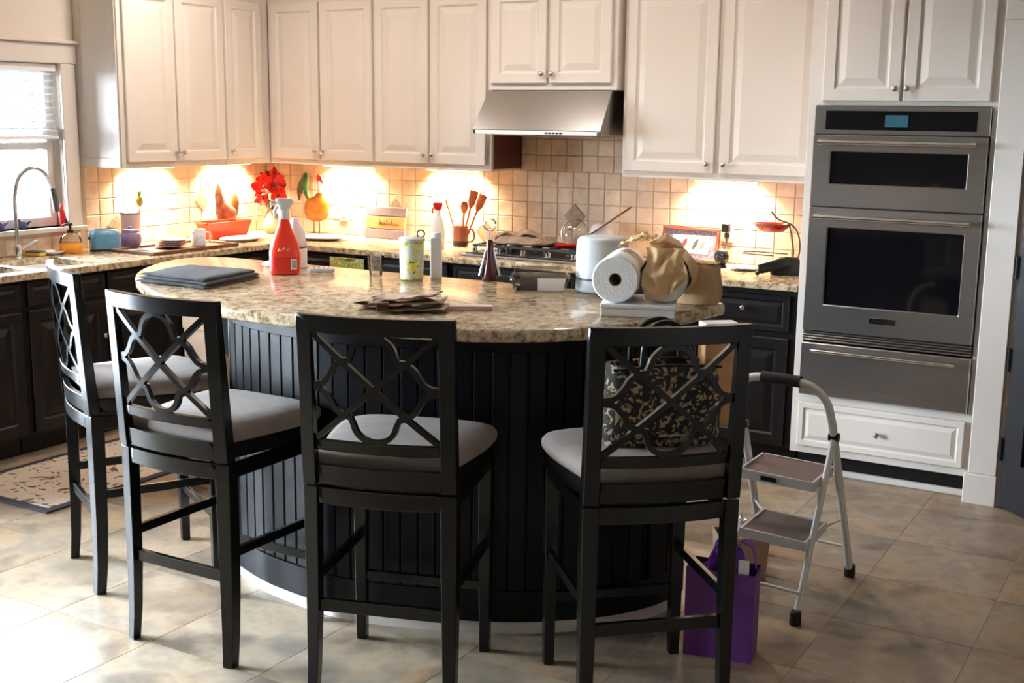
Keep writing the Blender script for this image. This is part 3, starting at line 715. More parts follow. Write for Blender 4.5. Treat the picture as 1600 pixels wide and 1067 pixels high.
for p in (RL, RR, FL, FR): G().lathe([(.019, 0), (.021, .01), (.019, .045), (.014, .05)], 12, lx(p)).build('rubber_foot', RUBBER, lad, smooth=40)
def step(z, y0, y1, xl, xr, sk):
    q = [lx((xl, y0, z)), lx((xr, y0-sk, z)), lx((xr, y1-sk, z)), lx((xl, y1, z))]
    ins = lambda e, dz: [(q[0][0]+e, q[0][1]+e, z+dz), (q[1][0]-e, q[1][1]+e, z+dz), (q[2][0]-e, q[2][1]-e, z+dz), (q[3][0]+e, q[3][1]-e, z+dz)]
    g = G().rings([ins(.0, -.030), ins(0, .003), ins(.008, .003), ins(.009, -.006)], True, True, True)
    s = g.build('step', LADW, lad); G().rings([ins(.0095, -.0055), ins(.0095, -.001)]).build('tread', LADT, s)
step(.452, -2.205, -1.955, 4.145, 4.425, .035); step(.262, -2.285, -2.03, 4.185, 4.432, .030)
G().tube([lx((4.150,-2.325,.10)), lx((4.434,-2.362,.10))], .006, 8).build('crossbar', LADW, lad, smooth=50)
for p, q in (((4.432,-2.06,.25), (4.459,-1.948,.25)), ((4.190,-2.035,.25), (4.106,-1.90,.25)), ((4.425,-1.99,.44), (4.446,-2.02,.46))):
    G().tube([lx(p), lx(q)], .005, 6).build('step_strut', LADW, lad, smooth=50)
G().tube([lx((4.115,-1.84,.12)), lx((4.468,-1.876,.12))], .006, 8).build('crossbar', LADW, lad, smooth=50)
G().box(-.03, .03, -.001, .001, -.008, .008).build('catch', BLACK, lad, loc=lx((4.26, -2.2215, .437)), rz=-.124)

gb = thing('gift_bag', 'purple paper gift bag with tissue on the floor by the ladder', 'bag', (4.295, -2.735, 0), .16)
g = G(); a, b, h = .108, .055, .29
rs = [[(-a,-b,z), (a,-b,z), (a,b,z), (-a,b,z)] for z in (0, .1, .2, h)]
g.rings(rs, True, True, False)
g.rings([[(-a+.002,-b+.002,h), (a-.002,-b+.002,h), (a-.002,b-.002,h), (-a+.002,b-.002,h)], [(-a+.004,-b+.004,.01), (a-.004,-b+.004,.01), (a-.004,b-.004,.01), (-a+.004,b-.004,.01)]], True, False, True)
g.build('paper_body', PURPLE, gb)
G().sheet(lambda u, v: (-.05+.11*u+.02*math.sin(9*v), -.02+.05*v, .27+.10*math.sin(PI*u)*(1-.4*v)+.03*math.sin(13*u+5*v)), 14, 8, (0, 0, -.004)).build('tissue', PURPT, gb, smooth=60)
G().sheet(lambda u, v: (.03+.07*u, .01+.03*v, .27+.12*math.sin(PI*u)+.02*math.sin(9*u)), 10, 6, (0, 0, -.004)).build('tissue', PURPT, gb, smooth=60)
G().box(.055, .088, -.048, -.046, .275, .335).build('gift_tag', PAPERW, gb)
for y in (-b-.003, b+.003):
    G().tube([tuple(p) for p in bez([(-.04,y,.24),(-.035,y,.33),(0,y,.38),(.035,y,.33),(.04,y,.24)], 5)], .003, 6).build('cord_handle', PURPT, gb, smooth=60)

fb = thing('carton', 'open cardboard carton filled with crumpled silver foil under the step ladder', 'box', (4.10, -2.02, 0), .55)
g = G(); a, b, h = .085, .06, .15
g.rings([[(-a,-b,0),(a,-b,0),(a,b,0),(-a,b,0)], [(-a-.01,-b-.01,h),(a+.01,-b-.01,h),(a+.01,b+.01,h),(-a-.01,b+.01,h)], [(-a-.006,-b-.006,h),(a+.006,-b-.006,h),(a+.006,b+.006,h),(-a-.006,b+.006,h)], [(-a+.004,-b+.004,.01),(a-.004,-b+.004,.01),(a-.004,b-.004,.01),(-a+.004,b-.004,.01)]])
g.build('carton_walls', CARD, fb)
G().sheet(lambda u, v: ((u-.5)*.155, (v-.5)*.105, .125+.08*math.sin(PI*u)*math.sin(PI*v)+.03*noise.noise((u*9, v*9, 1))), 18, 14, (0, 0, -.1)).build('foil', FOIL, fb)

rug = thing('rug', 'beige floral rug with a dark border on the floor by the sink', 'rug', (1.04, -2.1, .0005), 0)
G().box(-.30, .30, -.83, .83, 0, .010).build('pile', RUGM, rug, bevel=.003)
grid_slab([-.34, -.30, .30, .34], [-.87, -.83, .83, .87], lambda i, j: not (i == 1 and j == 1), 0, .009, lambda p, q, t: (p, q, t)).build('border', RUGB, rug, bevel=.002)

# tote bag on the right-hand stool
tb = thing('tote_bag', 'black tote bag with tan floral pattern sitting on the rightmost stool', 'bag', (4.198, -3.066, .761), math.atan2(.738, -.675)-PI/2)
TS = [(0, .165, .07), (.03, .175, .08), (.12, .178, .085), (.20, .17, .075), (.235, .16, .06), (.232, .150, .052), (.05, .150, .06)]
G().loft(TS, 40, 3.2).jitter(.008, 9, 4).build('bag_body', TOTEM, tb, smooth=60)
for y in (-.055, .055):
    p = [tuple(q) for q in bez([(-.075,y,.19),(-.07,y,.29),(-.03,y*.6,.345),(.03,y*.6,.345),(.07,y,.29),(.075,y,.19)], 5)]
    G().tube(p, .008, 8).build('handle', BLACK, tb, smooth=60)
G().tube([(-.16,-.061,.225), (0,-.066,.236), (.16,-.061,.225)], .005, 6).build('trim_band', BLACK, tb, smooth=60)
G().box(-.03, .05, -.088, -.086, .035, .040).build('zip_pull', NICK, tb)
en = thing('snack_box', 'tan carton with white top sticking out of the patterned tote bag', 'box', (4.318, -2.932, .80), .72)
G().box(-.050, .050, -.030, .030, 0, .285).build('carton', TANW, en, bevel=.002)
G().box(-.0515, .0515, -.0315, .0315, .2855, .302).build('lid', WHITEP, en, bevel=.002)

# kraft bag standing on the floor behind the stools, under the island overhang
kb = thing('paper_sack', 'tan paper sack standing on the floor under the left island overhang', 'bag', (1.70, -2.26, .0), -.12)
g = G(); a, b, h = .11, .10, .78
g.rings([[(-a,-b,z), (a,-b,z), (a,b,z), (-a,b,z)] for z in (.0, .2, .4, .6, h)], True, True, True).jitter(.008, 5, 2)
g.build('sack_body', CARD, kb, bevel=.004)
G().rings([[(-a-.004,-b-.004,z), (a+.004,-b-.004,z), (a+.004,b+.004,z), (-a-.004,b+.004,z)] for z in (h-.05, h+.012)]).build('folded_rim', CARD, kb, bevel=.003)

# ------------------------------------------------------------------ things on the island
def crumple(name, m, secs, par, seed, amp=.012, freq=14, power=2.6, seg=36):
    out = []
    for a, b in zip(secs, secs[1:]):
        for k in range(3): out.append(tuple(a[i]+(b[i]-a[i])*k/3 for i in range(len(a))))
    out.append(secs[-1])
    g = G().loft(out, seg, power); zmin = min(v[2] for v in g.v); g.jitter(amp, freq, seed)
    g.v = [(x, y, max(z, zmin)) for x, y, z in g.v]
    return g.build(name, m, par, smooth=70)
tw = thing('dish_towel', 'folded grey cloth towel on the left end of the island', 'towel', (2.29, -2.945, IT+.001), .14)
def fold(z0, z1, sx, sy, seed):
    n, rs = 22, []
    for k in range(n+1):
        f = k/n; u = -sx+2*sx*f; e = .010*noise.noise((u*9, seed, 0)); sh = .05*f; zb = z0+.0; t_ = (z1-z0)
        end = 1-.35*max(0, (abs(2*f-1)-.86)/.14)**2; w = lambda y, p: .004*noise.noise((u*11, y*11, seed+p))
        pts = []
        for a in range(9):          # rounded fold on the near side
            th = -PI/2-a*PI/8; pts.append((u, -sy+e-sh+.009*math.cos(th)*1.6, zb+t_*end*(.5+.5*math.sin(-th-PI)) if False else zb+t_*end*(.5-.5*math.cos(a*PI/8))))
        for q in range(1, 8):
            y = (-sy+e-sh)*(1-q/8)+(sy-sh*.3)*q/8; pts.append((u, y, zb+t_*end+w(y, 3)))
        pts += [(u, sy-sh*.3, zb+t_*end*.9), (u, sy+.003-sh*.3, zb+t_*.5), (u, sy-sh*.3, zb)]
        rs.append(pts)
    return G().rings(rs)
for k, (sx, sy, ox) in enumerate(((.170, .145, 0), (.166, .139, .004), (.158, .132, -.006))):
    fold(.0115*k+.001, .0115*k+.0118, sx, sy, k*3.3).build('fold', TOWEL, tw, smooth=70, loc=(ox, .004*k, 0))

sb = thing('spray_bottle', 'bright orange-red trigger spray bottle with white nozzle on the island', 'bottle', (2.43, -2.635, IT+.0005), .72)
G().loft([(0,.052,.030), (.004,.057,.034), (.05,.060,.036), (.085,.060,.036), (.12,.052,.033), (.155,.037,.028), (.185,.026,.023), (.208,.020,.020), (.218,.0195,.0195)], 32, 2.5).build('bottle', ORANGE, sb, smooth=60)
G().loft([(.214,.0215,.0215), (.246,.0205,.0205)], 24).build('collar', WHITEP, sb, smooth=40)
hx = G().loft([(.244,.018,.014), (.262,.026,.015,.004,0), (.280,.036,.015,.004,0), (.292,.030,.012,.0,0)], 20, 3).build('spray_head', WHITEP, sb, smooth=50)
G().loft([(0,.009,.009), (.022,.010,.010)], 14).xf(Matrix.Translation((-.028,0,.276)) @ Matrix.Rotation(-PI/2,4,'Y')).build('nozzle', WHITEP, sb, smooth=40)
G().tube([(-.022,0,.262), (-.036,0,.245), (-.034,0,.222)], [.006,.006,.005], 8).build('trigger', WHITEP, sb, smooth=50)
lbl = G().sheet(lambda u, v: (-.056+.112*u, -.0368*(1-abs((u-.5)*1.85)**2.6)**(1/2.6)-.0006, .015+.055*v), 16, 2, (0, .0004, 0)).build('label', ORLBL, sb, smooth=60)
def on_front(u): return -.0368*(1-abs((u-.5)*1.85)**2.6)**(1/2.6)
G().box(.022, .045, -.0378, -.0335, .022, .062).build('barcode_patch', WHITEP, lbl)
for k in range(6): G().box(.0265, .0405, -.0384, -.0376, .028+k*.005, .0305+k*.005).build('barcode_line', GREYD, lbl)
for k, (xx, zz2) in enumerate(((-.020, .098), (-.004, .102), (.013, .098))):
    G().tube([(xx-.005, -.0372, zz2-.006), (xx, -.0376, zz2+.006), (xx+.005, -.0372, zz2-.006)], .0011, 5).build('label_print', WHITEP, lbl)

wj = thing('soap_jug', 'white plastic jug half hidden behind the orange spray bottle', 'bottle', (2.325, -2.45, IT+.0005), .72)
G().loft([(0,.043,.04), (.005,.047,.044), (.075,.047,.044), (.08,.044,.041)], 28, 3).build('jug_base', WHITEP, wj, smooth=50)
G().loft([(.0805,.040,.038), (.10,.045,.042), (.135,.042,.04), (.165,.030,.03), (.185,.016,.016), (.20,.014,.014)], 28).build('jug_dome', WHITEP, wj, smooth=60)
G().lathe([(.0455,.0795),(.0465,.0825),(.0455,.0845)], 28).build('seam_ring', GREYD, wj, smooth=60)
rm = thing('remote', 'small grey remote lying beside the orange spray bottle', 'remote', (2.50, -2.50, IT+.0005), .5)
G().box(-.05, .05, -.018, .018, 0, .016).build('case', GREYB, rm, bevel=.005, segs=2)
for k in range(4): G().lathe([(.005, .016), (.004, .018)], 10, (-.03+k*.02, 0, 0)).build('button', BLACK, rm)
pc = thing('plastic_cup', 'clear plastic cup near the back edge of the island', 'cup', (2.735, -2.46, IT+.0005), 0)
G().lathe([(.024,0), (.033,.075), (.035,.078), (.033,.079), (.031,.075), (.0225,.003)], 24).build('cup_wall', CLEARP, pc, smooth=40)

lj = thing('lemon_tumbler', 'lemon printed glass tumbler with grey lid on the island', 'tumbler', (2.915, -2.475, IT+.0005), .7)
G().lathe([(.040,0), (.044,.003), (.047,.14), (.045,.143), (.043,.14)], 32).build('glass', LEMON, lj, smooth=40)
G().lathe([(.0465,.1432), (.050,.146), (.050,.155), (.044,.160), (.010,.162)], 32).build('lid', GREYB, lj, smooth=40)
G().tube([(.034+.014*math.cos(a), 0, .172+.014*math.sin(a)) for a in [i*2*PI/14 for i in range(14)]], .0035, 6, True).build('lid_loop', GREYD, lj, smooth=60)
wbt = thing('lotion_bottle', 'plain white straight-sided bottle right beside the lemon tumbler', 'bottle', (2.985, -2.415, IT+.0005), .7)
G().lathe([(.020,0), (.023,.003), (.023,.15), (.020,.156)], 24).build('body', WHITEP, wbt, smooth=40)
G().lathe([(.0205,.1562), (.0205,.176), (.018,.178)], 20).build('cap', WHITEC, wbt, smooth=40)
ck = thing('corkscrew', 'wine-red winged corkscrew standing upright on the island', 'corkscrew', (3.175, -2.335, IT+.0005), .75)
G().lathe([(.029,0), (.030,.006), (.024,.04), (.016,.075), (.0135,.11), (.0135,.145), (.010,.155)], 20).build('barrel', WINE, ck, smooth=50)
for sx in (-1, 1): G().tube([(sx*.013,0,.120), (sx*.024,0,.07), (sx*.036,0,.018)], [.0045,.006,.008], 8).build('wing', CHROME, ck, smooth=60)
G().lathe([(.005,.155), (.005,.19)], 10).build('shaft', CHROME, ck, smooth=60)
G().tube([(.022*math.cos(a), 0, .212+.022*math.sin(a)) for a in [i*2*PI/16 for i in range(16)]], .004, 6, True).build('ring_handle', CHROME, ck, smooth=60)

cl = thing('clamshell', 'clear plastic berry clamshell with white label on the island', 'container', (3.445, -2.43, IT+.0005), .47)
def frust(a0, b0, z0, a1, b1, z1): return [[(-a0,-b0,z0),(a0,-b0,z0),(a0,b0,z0),(-a0,b0,z0)], [(-a1,-b1,z1),(a1,-b1,z1),(a1,b1,z1),(-a1,b1,z1)]]
G().rings(frust(.09,.055,0,.105,.068,.045)).build('tray', CLEARP, cl, bevel=.005)
G().rings(frust(.108,.071,.0455,.108,.071,.049)+frust(.1,.063,.05,.088,.052,.078)).build('lid', CLEARP, cl, bevel=.004)
G().rings([[(-.005,-.0605,.004),(.085,-.0605,.004),(.095,-.0735,.05),(-.005,-.0735,.05)], [(-.005,-.0618,.004),(.085,-.0618,.004),(.095,-.0748,.05),(-.005,-.0748,.05)]]).build('white_label', PAPERW, cl)
G().rings([[(-.065,-.0605,.004),(-.008,-.0605,.004),(-.008,-.0735,.045),(-.068,-.0735,.045)], [(-.065,-.0618,.004),(-.008,-.0618,.004),(-.008,-.0745,.045),(-.068,-.0745,.045)]]).build('dark_label', mat('dark_label', (.07,.06,.065), .5), cl)

cn = thing('canister', 'tall pale grey cylindrical canister with a dark band on the island', 'canister', (3.645, -2.335, IT+.0005), .7)
G().lathe([(.085,0), (.091,.004), (.093,.010), (.093,.043)], 40).build('base', GREYB, cn, smooth=50)
G().lathe([(.0905,.043), (.0905,.052)], 40).build('band', GREYD, cn, smooth=50)
G().lathe([(.093,.052), (.093,.165), (.090,.182), (.080,.192), (.062,.196), (.02,.197)], 40).build('shell', GREYB, cn, smooth=50)

bx = thing('flat_box', 'flat white carton under the paper towel rolls', 'box', (3.955, -2.685, IT+.0005), .37)
G().box(-.115, .115, -.125, .125, 0, .026).build('tray', PAPERW, bx, bevel=.002)
G().box(-.118, .118, -.128, .128, .0265, .038).build('lid', WHITEP, bx, bevel=.002)
def roll(label, x, y, rz):
    t = thing('paper_towel_roll', label, 'paper towel', (x, y, IT+.0395), rz, 'paper towel rolls on the island')
    R_ = .074
    G().lathe([(.021,0), (R_-.004,0), (R_,.006), (R_,.262), (R_-.004,.268), (.021,.268), (.021,0)], 40, (0, -.134, R_), cap0=False, cap1=False, ax=(0,1,0)).build('towel', TISSUE, t, smooth=40)
    G().lathe([(.0205,.002), (.0205,.266), (.0185,.266), (.0185,.002), (.0205,.002)], 24, (0, -.134, R_), cap0=False, cap1=False, ax=(0,1,0)).build('cardboard_core', CARD, t, smooth=40)
    return t
roll('white paper towel roll facing the camera with its core showing', 3.882, -2.680, .31)
r2_ = roll('white paper towel roll half wrapped in tan paper, beside the other roll', 4.008, -2.585, .31)
kp = thing('wrapping_paper', 'crumpled tan wrapping paper pulled over the second paper towel roll', 'paper', (4.008, -2.585, IT+.0395), .31)
def wrap(u, v):
    a = -.55+u*(PI*1.12); r = .080+.010*abs(noise.noise((u*6, v*6, 1.5)))+.006*math.sin(11*u+7*v)*v
    return (r*math.cos(a), -.137+.27*v, .074+r*math.sin(a))
G().sheet(wrap, 28, 16, (0, 0, .0025)).build('wrapped_sheet', KRAFT2, kp, smooth=60)
def veil(u, v):     # hangs over the roll's near face
    x = -.060+.125*u; z = .175-.165*v*(1-.55*max(0, u-.35))
    return (x+.008*math.sin(7*v+3*u), -.146-.020*math.sin(PI*v)-.012*abs(math.sin(5*u+4*v))-.014*noise.noise((u*5, v*5, 7)), z)
G().sheet(veil, 16, 16, (0, .003, 0)).build('hanging_flap', KRAFT2, kp, smooth=60)
def crest(u, v):
    return (-.045+.09*u+.010*math.sin(4*v), -.12+.03*u+.02*math.sin(6*v+2*u), .155+.060*v*(1-.75*abs(u-.5))+.008*noise.noise((u*8, v*8, 0)))
G().sheet(crest, 14, 10, (0, .003, 0)).build('torn_flap', KRAFT2, kp, smooth=60)
G().sheet(lambda u, v: (-.165+.12*u, -.03+.10*v, .158+.035*math.sin(2.2*u)+.016*noise.noise((u*7, v*7, 5))), 14, 10, (0, 0, .003)).build('torn_flap', KRAFT2, kp, smooth=60)
kg = thing('paper_bag', 'brown paper grocery bag slumped at the right end of the island', 'bag', (4.030, -2.398, IT+.0005), .15)
crumple('bag_body', KRAFT, [(0,.078,.046), (.03,.084,.050), (.09,.083,.049), (.125,.078,.045), (.135,.070,.038)], kg, 2, .010, 11, 5)
G().sheet(lambda u, v: (-.072+.145*u, -.038+.076*v, .134+.010*noise.noise((u*6, v*6, 2))), 14, 10, (0, 0, .003)).build('top_fold', KRAFT, kg, smooth=60)

pu = thing('leather_pouch', 'crumpled brown leather pouch lying on the island behind the middle stool', 'pouch', (3.32, -3.10, IT+.0065), .55)
def leaf_fold(z, lift, sx, sy, ph):
    return lambda u, v: ((u-.5)*2*sx+.02*v, (v-.5)*2*sy+.006*math.sin(9*u+ph), z+lift*u*(1-.3*v)+.007*math.sin(13*u+5*v+ph)*v+.006*noise.noise((u*6, v*6, ph)))
G().sheet(leaf_fold(.006, .004, .135, .075, 0), 24, 12, (0, 0, -.004)).build('pouch_body', LEATH, pu, smooth=60)
G().sheet(leaf_fold(.016, .016, .12, .070, 2.1), 24, 12, (0, 0, -.004)).build('flap', LEATH, pu, smooth=60)
G().sheet(leaf_fold(.026, .030, .105, .062, 4.0), 24, 12, (0, 0, -.004)).build('flap', LEATH, pu, smooth=60)
G().sheet(lambda u, v: (-.155+.06*abs(math.cos(PI*u)), -.05+.11*v+.01*u, .004+.038*u*(1-.4*v)), 16, 6, (.003, 0, .001)).build('loop_strap', LEATH, pu, smooth=60)
G().lathe([(.012,-.02), (.014,0), (.012,.02)], 14, (-.06,-.072,.018), ax=(1,.2,0)).build('tie', MAROON, pu, smooth=60)
ps = thing('slim_box', 'slim pale pink box beside the leather pouch', 'box', (3.50, -2.965, IT+.0005), .58)
G().box(-.085, .06, -.022, .022, 0, .010).build('tray', PINKBX, ps, bevel=.001)
G().box(-.085, .062, -.023, .023, .0105, .014).build('lid', PINKBX, ps, bevel=.001)

# ------------------------------------------------------------------ things on the worktop
CT = .9145
fa = thing('kitchen_faucet', 'chrome gooseneck kitchen faucet behind the sink', 'faucet', (.10, -2.055, CT), 0)
G().lathe([(.030,0), (.030,.006), (.022,.012), (.020,.06), (.016,.07)], 20).build('base', CHROME, fa, smooth=40)
G().tube([(0,0,.06), (0,0,.30)]+[tuple(p) for p in bez([(0,0,.32),(.01,.025,.42),(.03,.09,.468),(.05,.155,.44),(.065,.19,.36)], 6)], .0115, 12).build('gooseneck', CHROME, fa, smooth=60)
G().tube([(.065,.19,.36), (.070,.20,.30), (.072,.205,.235)], [.015,.019,.017], 14).build('spray_wand', GREYD, fa, smooth=50)
G().tube([(0,.015,.045), (.03,.075,.075), (.035,.10,.085)], [.009,.007,.006], 10).build('lever', CHROME, fa, smooth=60)
sd = thing('soap_dispenser', 'glass soap dispenser with orange liquid and black pump by the window', 'dispenser', (.13, -1.735, CT), .8)
G().loft([(0,.055,.035), (.004,.060,.038), (.055,.060,.038), (.058,.059,.037)], 28, 3).build('liquid', SOAP, sd, smooth=50)
G().loft([(.0585,.059,.037), (.085,.054,.034), (.105,.030,.024), (.112,.018,.018)], 28, 2.6).build('glass_shoulder', CLEARP, sd, smooth=60)
G().lathe([(.018,.1125), (.018,.128), (.007,.130), (.007,.152), (.014,.154), (.014,.164)], 16).build('pump', BLACK, sd, smooth=40)
G().tube([(0,0,.159), (-.03,-.005,.157), (-.038,-.006,.150)], .005, 8).build('spout', BLACK, sd, smooth=50)
spn = thing('sponge', 'yellow sponge lying beside the faucet', 'sponge', (.085, -1.93, CT), .3)
G().box(-.045, .045, -.03, .03, 0, .02).build('foam', SPONGE, spn, bevel=.004, segs=2)
G().box(-.045, .045, -.03, .03, .0202, .026).build('scrub_pad', GREYD, spn, bevel=.002)
sdi = tag(G().lathe([(.03,0), (.045,.006), (.062,.018), (.060,.020), (.042,.009), (.005,.006)], 28).build('soap_dish', WHITEC, None, smooth=50, loc=(.105, -1.835, CT)), 'small white dish between faucet and soap dispenser', 'dish')

crk = thing('utensil_crock', 'pale pink ceramic crock in the bright corner of the window wall', 'crock', (.11, -1.29, CT), 0)
G().lathe([(.045,0), (.052,.004), (.055,.17), (.056,.186), (.052,.190), (.048,.184), (.046,.01)], 28).build('pot', PINKC, crk, smooth=50)
G().lathe([(.0575,.186), (.060,.190), (.0575,.194), (.053,.192)], 28, cap0=False, cap1=False).build('rim', GREYD, crk, smooth=60)
pin = thing('pineapple_stirrer', 'green and yellow pineapple-topped stirrer standing in the pink crock', 'stirrer', (.115, -1.255, CT+.03), 0)
G().tube([(0,0,0), (0,.03,.18)], .003, 6).build('stick', SPOONW, pin)
G().ell((0,.035,.225), .020, .020, .034, 14, 9).build('fruit', mat('pineapple_yellow', (.55,.48,.06), .5, var=(.30,.26,.03), vscale=60), pin, smooth=60)
g = G()
for k in range(6):
    a = k*PI/3; g.tube([(0,.035,.255), (.008*math.cos(a),.035+.008*math.sin(a),.275), (.016*math.cos(a),.035+.016*math.sin(a),.288)], [.006,.005,.001], 6)
g.build('leaf_crown', mat('pineapple_leaf', (.22,.36,.05), .5), pin, smooth=60)
bt = thing('blue_toaster', 'light blue rounded toaster on the worktop below the crock', 'toaster', (.17, -1.535, CT), 1.1)
G().loft([(.008,.075,.050), (.012,.082,.056), (.09,.082,.056), (.112,.072,.046), (.120,.050,.030)], 32, 3.5).build('shell', LBLUE, bt, smooth=50)
G().loft([(0,.080,.054), (.0078,.082,.056)], 32, 3.5).build('foot', GREYD, bt, smooth=50)
for y in (-.014, .014): G().box(-.05, .05, y-.006, y+.006, .113, .1215).build('slot', BLACK, bt)
G().box(-.092, -.081, -.010, .010, .065, .078).build('lever', GREYD, bt, bevel=.002)
vm = thing('violet_jar', 'violet ceramic jar tucked behind the blue toaster', 'jar', (.195, -1.372, CT), 0)
G().lathe([(.045,0), (.052,.006), (.060,.05), (.055,.085), (.045,.092)], 24).build('pot', LPURP, vm, smooth=50)
G().lathe([(.047,.0925), (.044,.105), (.012,.112), (.012,.122), (.004,.124)], 24).build('lid', LPURP, vm, smooth=50)
try_ = thing('serving_tray', 'dark brown serving tray holding plates and a mug', 'tray', (.42, -1.24, CT), 0)
g = grid_slab([-.165, -.152, .152, .165], [-.33, -.317, .317, .33], lambda i, j: not (i == 1 and j == 1), 0, .018, lambda p, q, t: (p, q, t))
g.build('rim', WALNUT, try_, bevel=.003); G().box(-.152, .152, -.317, .317, 0, .006).build('bottom', WALNUT, try_)
PKP = pattern_mat('pink_plate_print', (.66,.48,.46), (.26,.14,.13), 40, .58, .3)
for k in range(4):
    zz_ = CT+.0065+k*.011
    tag(G().lathe([(.035,0), (.05,.004), (.085,.0155), (.084,.0175), (.048,.006), (.005,.005)], 32).build('plate', PKP, None, smooth=50, loc=(.40+.004*k, -1.27+.003*k, zz_)),
        ('bottom', 'second', 'third', 'top')[k]+' pink patterned plate of the stack on the brown tray', 'plate', 'pink plates on the tray')
for k, (y, r_) in enumerate(((-1.50, .25), (-1.465, -.15))):
    f = thing('fork', ('pale handled fork at the end of the brown tray nearest the toaster', 'pale handled fork on the brown tray next to the plates')[k], 'fork', (.43, y, CT+.012), r_, 'forks on the tray')
    G().tube([(-.09,0,0), (.0,0,.003), (.04,0,.003)], [.006,.004,.004], 8).build('handle', PINKC, f, smooth=60)
    for d in (-.006, -.002, .002, .006): G().tube([(.04, d*.5, .003), (.055, d, .004), (.085, d, .002)], .0012, 5).build('tine', CHROME, f)
mg = thing('floral_mug', 'white mug with grey floral print on the brown tray', 'mug', (.44, -1.09, CT+.0065), .9)
G().lathe([(.035,0), (.041,.003), (.043,.095), (.041,.097), (.039,.094), (.037,.006)], 32).build('cup', MUGP, mg, smooth=50)
G().tube([tuple(p) for p in bez([(.040,0,.078),(.062,0,.074),(.068,0,.048),(.060,0,.025),(.040,0,.02)], 5)], .005, 8).build('handle', WHITEC, mg, smooth=60)
od = thing('orange_dish', 'orange-red rectangular baking dish leaning room on the window wall worktop', 'dish', (.185, -.61, CT), PI/2)
od['label'] = 'orange-red rectangular baking dish on the window wall worktop'
g = G(); g.rings([[(-a,-b,z),(a,-b,z),(a,b,z),(-a,b,z)] for a, b, z in ((.135,.045,0),(.145,.05,.004),(.182,.068,.105),(.176,.062,.106),(.140,.045,.010))])
g.build('basin', DISHR, od, bevel=.006, segs=2)
for sx in (-1, 1): G().box(sx*.19-.016, sx*.19+.016, -.035, .035, .092, .104).build('handle', DISHR, od, bevel=.004, segs=2)
def platter(label, loc, rx, ry, rz):
    return tag(G().loft([(0,rx*.6,ry*.6), (.004,rx*.7,ry*.7), (.018,rx,ry), (.021,rx*.99,ry*.99), (.008,rx*.68,ry*.68)], 40).build('platter', WHITEC, None, smooth=50, loc=loc, rz=rz), label, 'platter')
platter('white oval platter on the worktop left of the jug, in front of the orange dish', (.40, -.68, CT), .10, .17, 0)
platter('white oval platter on the back worktop below the golden rooster', (.72, -.34, CT), .19, .12, .12)

# brown speckled hen and golden rooster figurines
hn = thing('hen_figurine', 'brown speckled metal hen figurine behind the orange dish', 'figurine', (.065, -.46, CT), PI/2)
G().loft([(.075,.02,.015,-.03,0), (.10,.075,.03), (.14,.09,.036), (.17,.075,.033,-.01,0), (.20,.045,.025,-.045,0), (.25,.034,.02,-.06,0), (.30,.022,.015,-.067,0), (.325,.012,.010,-.07,0)], 24).build('body', BROWNF, hn, smooth=60)
G().loft([(.09,.02,.012,.055,0), (.13,.038,.016,.065,0), (.19,.044,.018,.072,0), (.24,.034,.014,.074,0), (.262,.012,.008,.074,0)], 20).build('tail', OLIVEF, hn, smooth=60)
G().tube([(-.07,0,.322), (-.071,0,.338), (-.072,0,.345)], [.008,.006,.003], 8).build('comb', GREYD, hn, smooth=60)
for x in (-.02, .02): G().tube([(x,0,.08), (x,0,.012)], .003, 6).build('leg', LEAFD, hn)
G().lathe([(.05,0), (.05,.006), (.045,.012)], 20).build('stand', LEAFD, hn, smooth=40)
ro = thing('rooster_figurine', 'golden metal rooster figurine with green tail feathers in the back corner', 'figurine', (.515, -.115, CT), 0)
G().loft([(.085,.02,.015), (.10,.075,.034,-.005,0), (.13,.092,.042,0,0), (.17,.096,.044,.0,0), (.205,.092,.040,.004,0), (.228,.078,.034,.008,0), (.248,.040,.026,.028,0), (.27,.024,.018,.036,0)], 28).build('body', GOLD, ro, smooth=60)
G().loft([(.265,.022,.017,.036,0), (.29,.020,.016,.034,0), (.33,.019,.016,.03,0), (.345,.010,.009,.028,0)], 18).build('head', WHITEC, ro, smooth=60)
G().loft([(.315,.018,.006,.034,0), (.34,.024,.007,.03,0), (.372,.020,.006,.026,0), (.386,.008,.004,.022,0)], 14).build('comb', REDP, ro, smooth=60)
G().tube([(.05,0,.315), (.066,0,.308)], [.007,.001], 8).build('beak', YEL, ro)
G().ell((.046,0,.288), .008, .006, .016, 10, 7).build('wattle', REDP, ro, smooth=60)
for k in range(7):
    a = k/6; p = [(-.045,0,.20), (-.075-.02*a,.004*(k-3),.27+.02*a), (-.10-.03*a+.04*(1-a),.007*(k-3),.335+.035*(1-a)), (-.135-.03*a+.07*(1-a),.010*(k-3),.35-.07*a+.03*(1-a)), (-.16-.01*a+.10*(1-a),.012*(k-3),.30-.09*a+.05*(1-a))]
    G().tube([tuple(q) for q in bez(p, 4)], [.008+.009*math.sin(PI*i/16) for i in range(17)], 8).build('tail_feather', GREENF if k < 5 else LEAFD, ro, smooth=60)
for s in (-1, 1): G().loft([(.12,.03,.004,-.005,s*.037), (.16,.055,.008,0,s*.042), (.20,.045,.006,.0,s*.038)], 16).build('wing', GOLD, ro, smooth=60)
for x in (-.022, .022): G().tube([(x,0,.095), (x,0,.010)], .0035, 6).build('leg', LEAFD, ro)
G().box(-.06, .075, -.04, .04, 0, .010).build('stand', WALNUT, ro, bevel=.003)

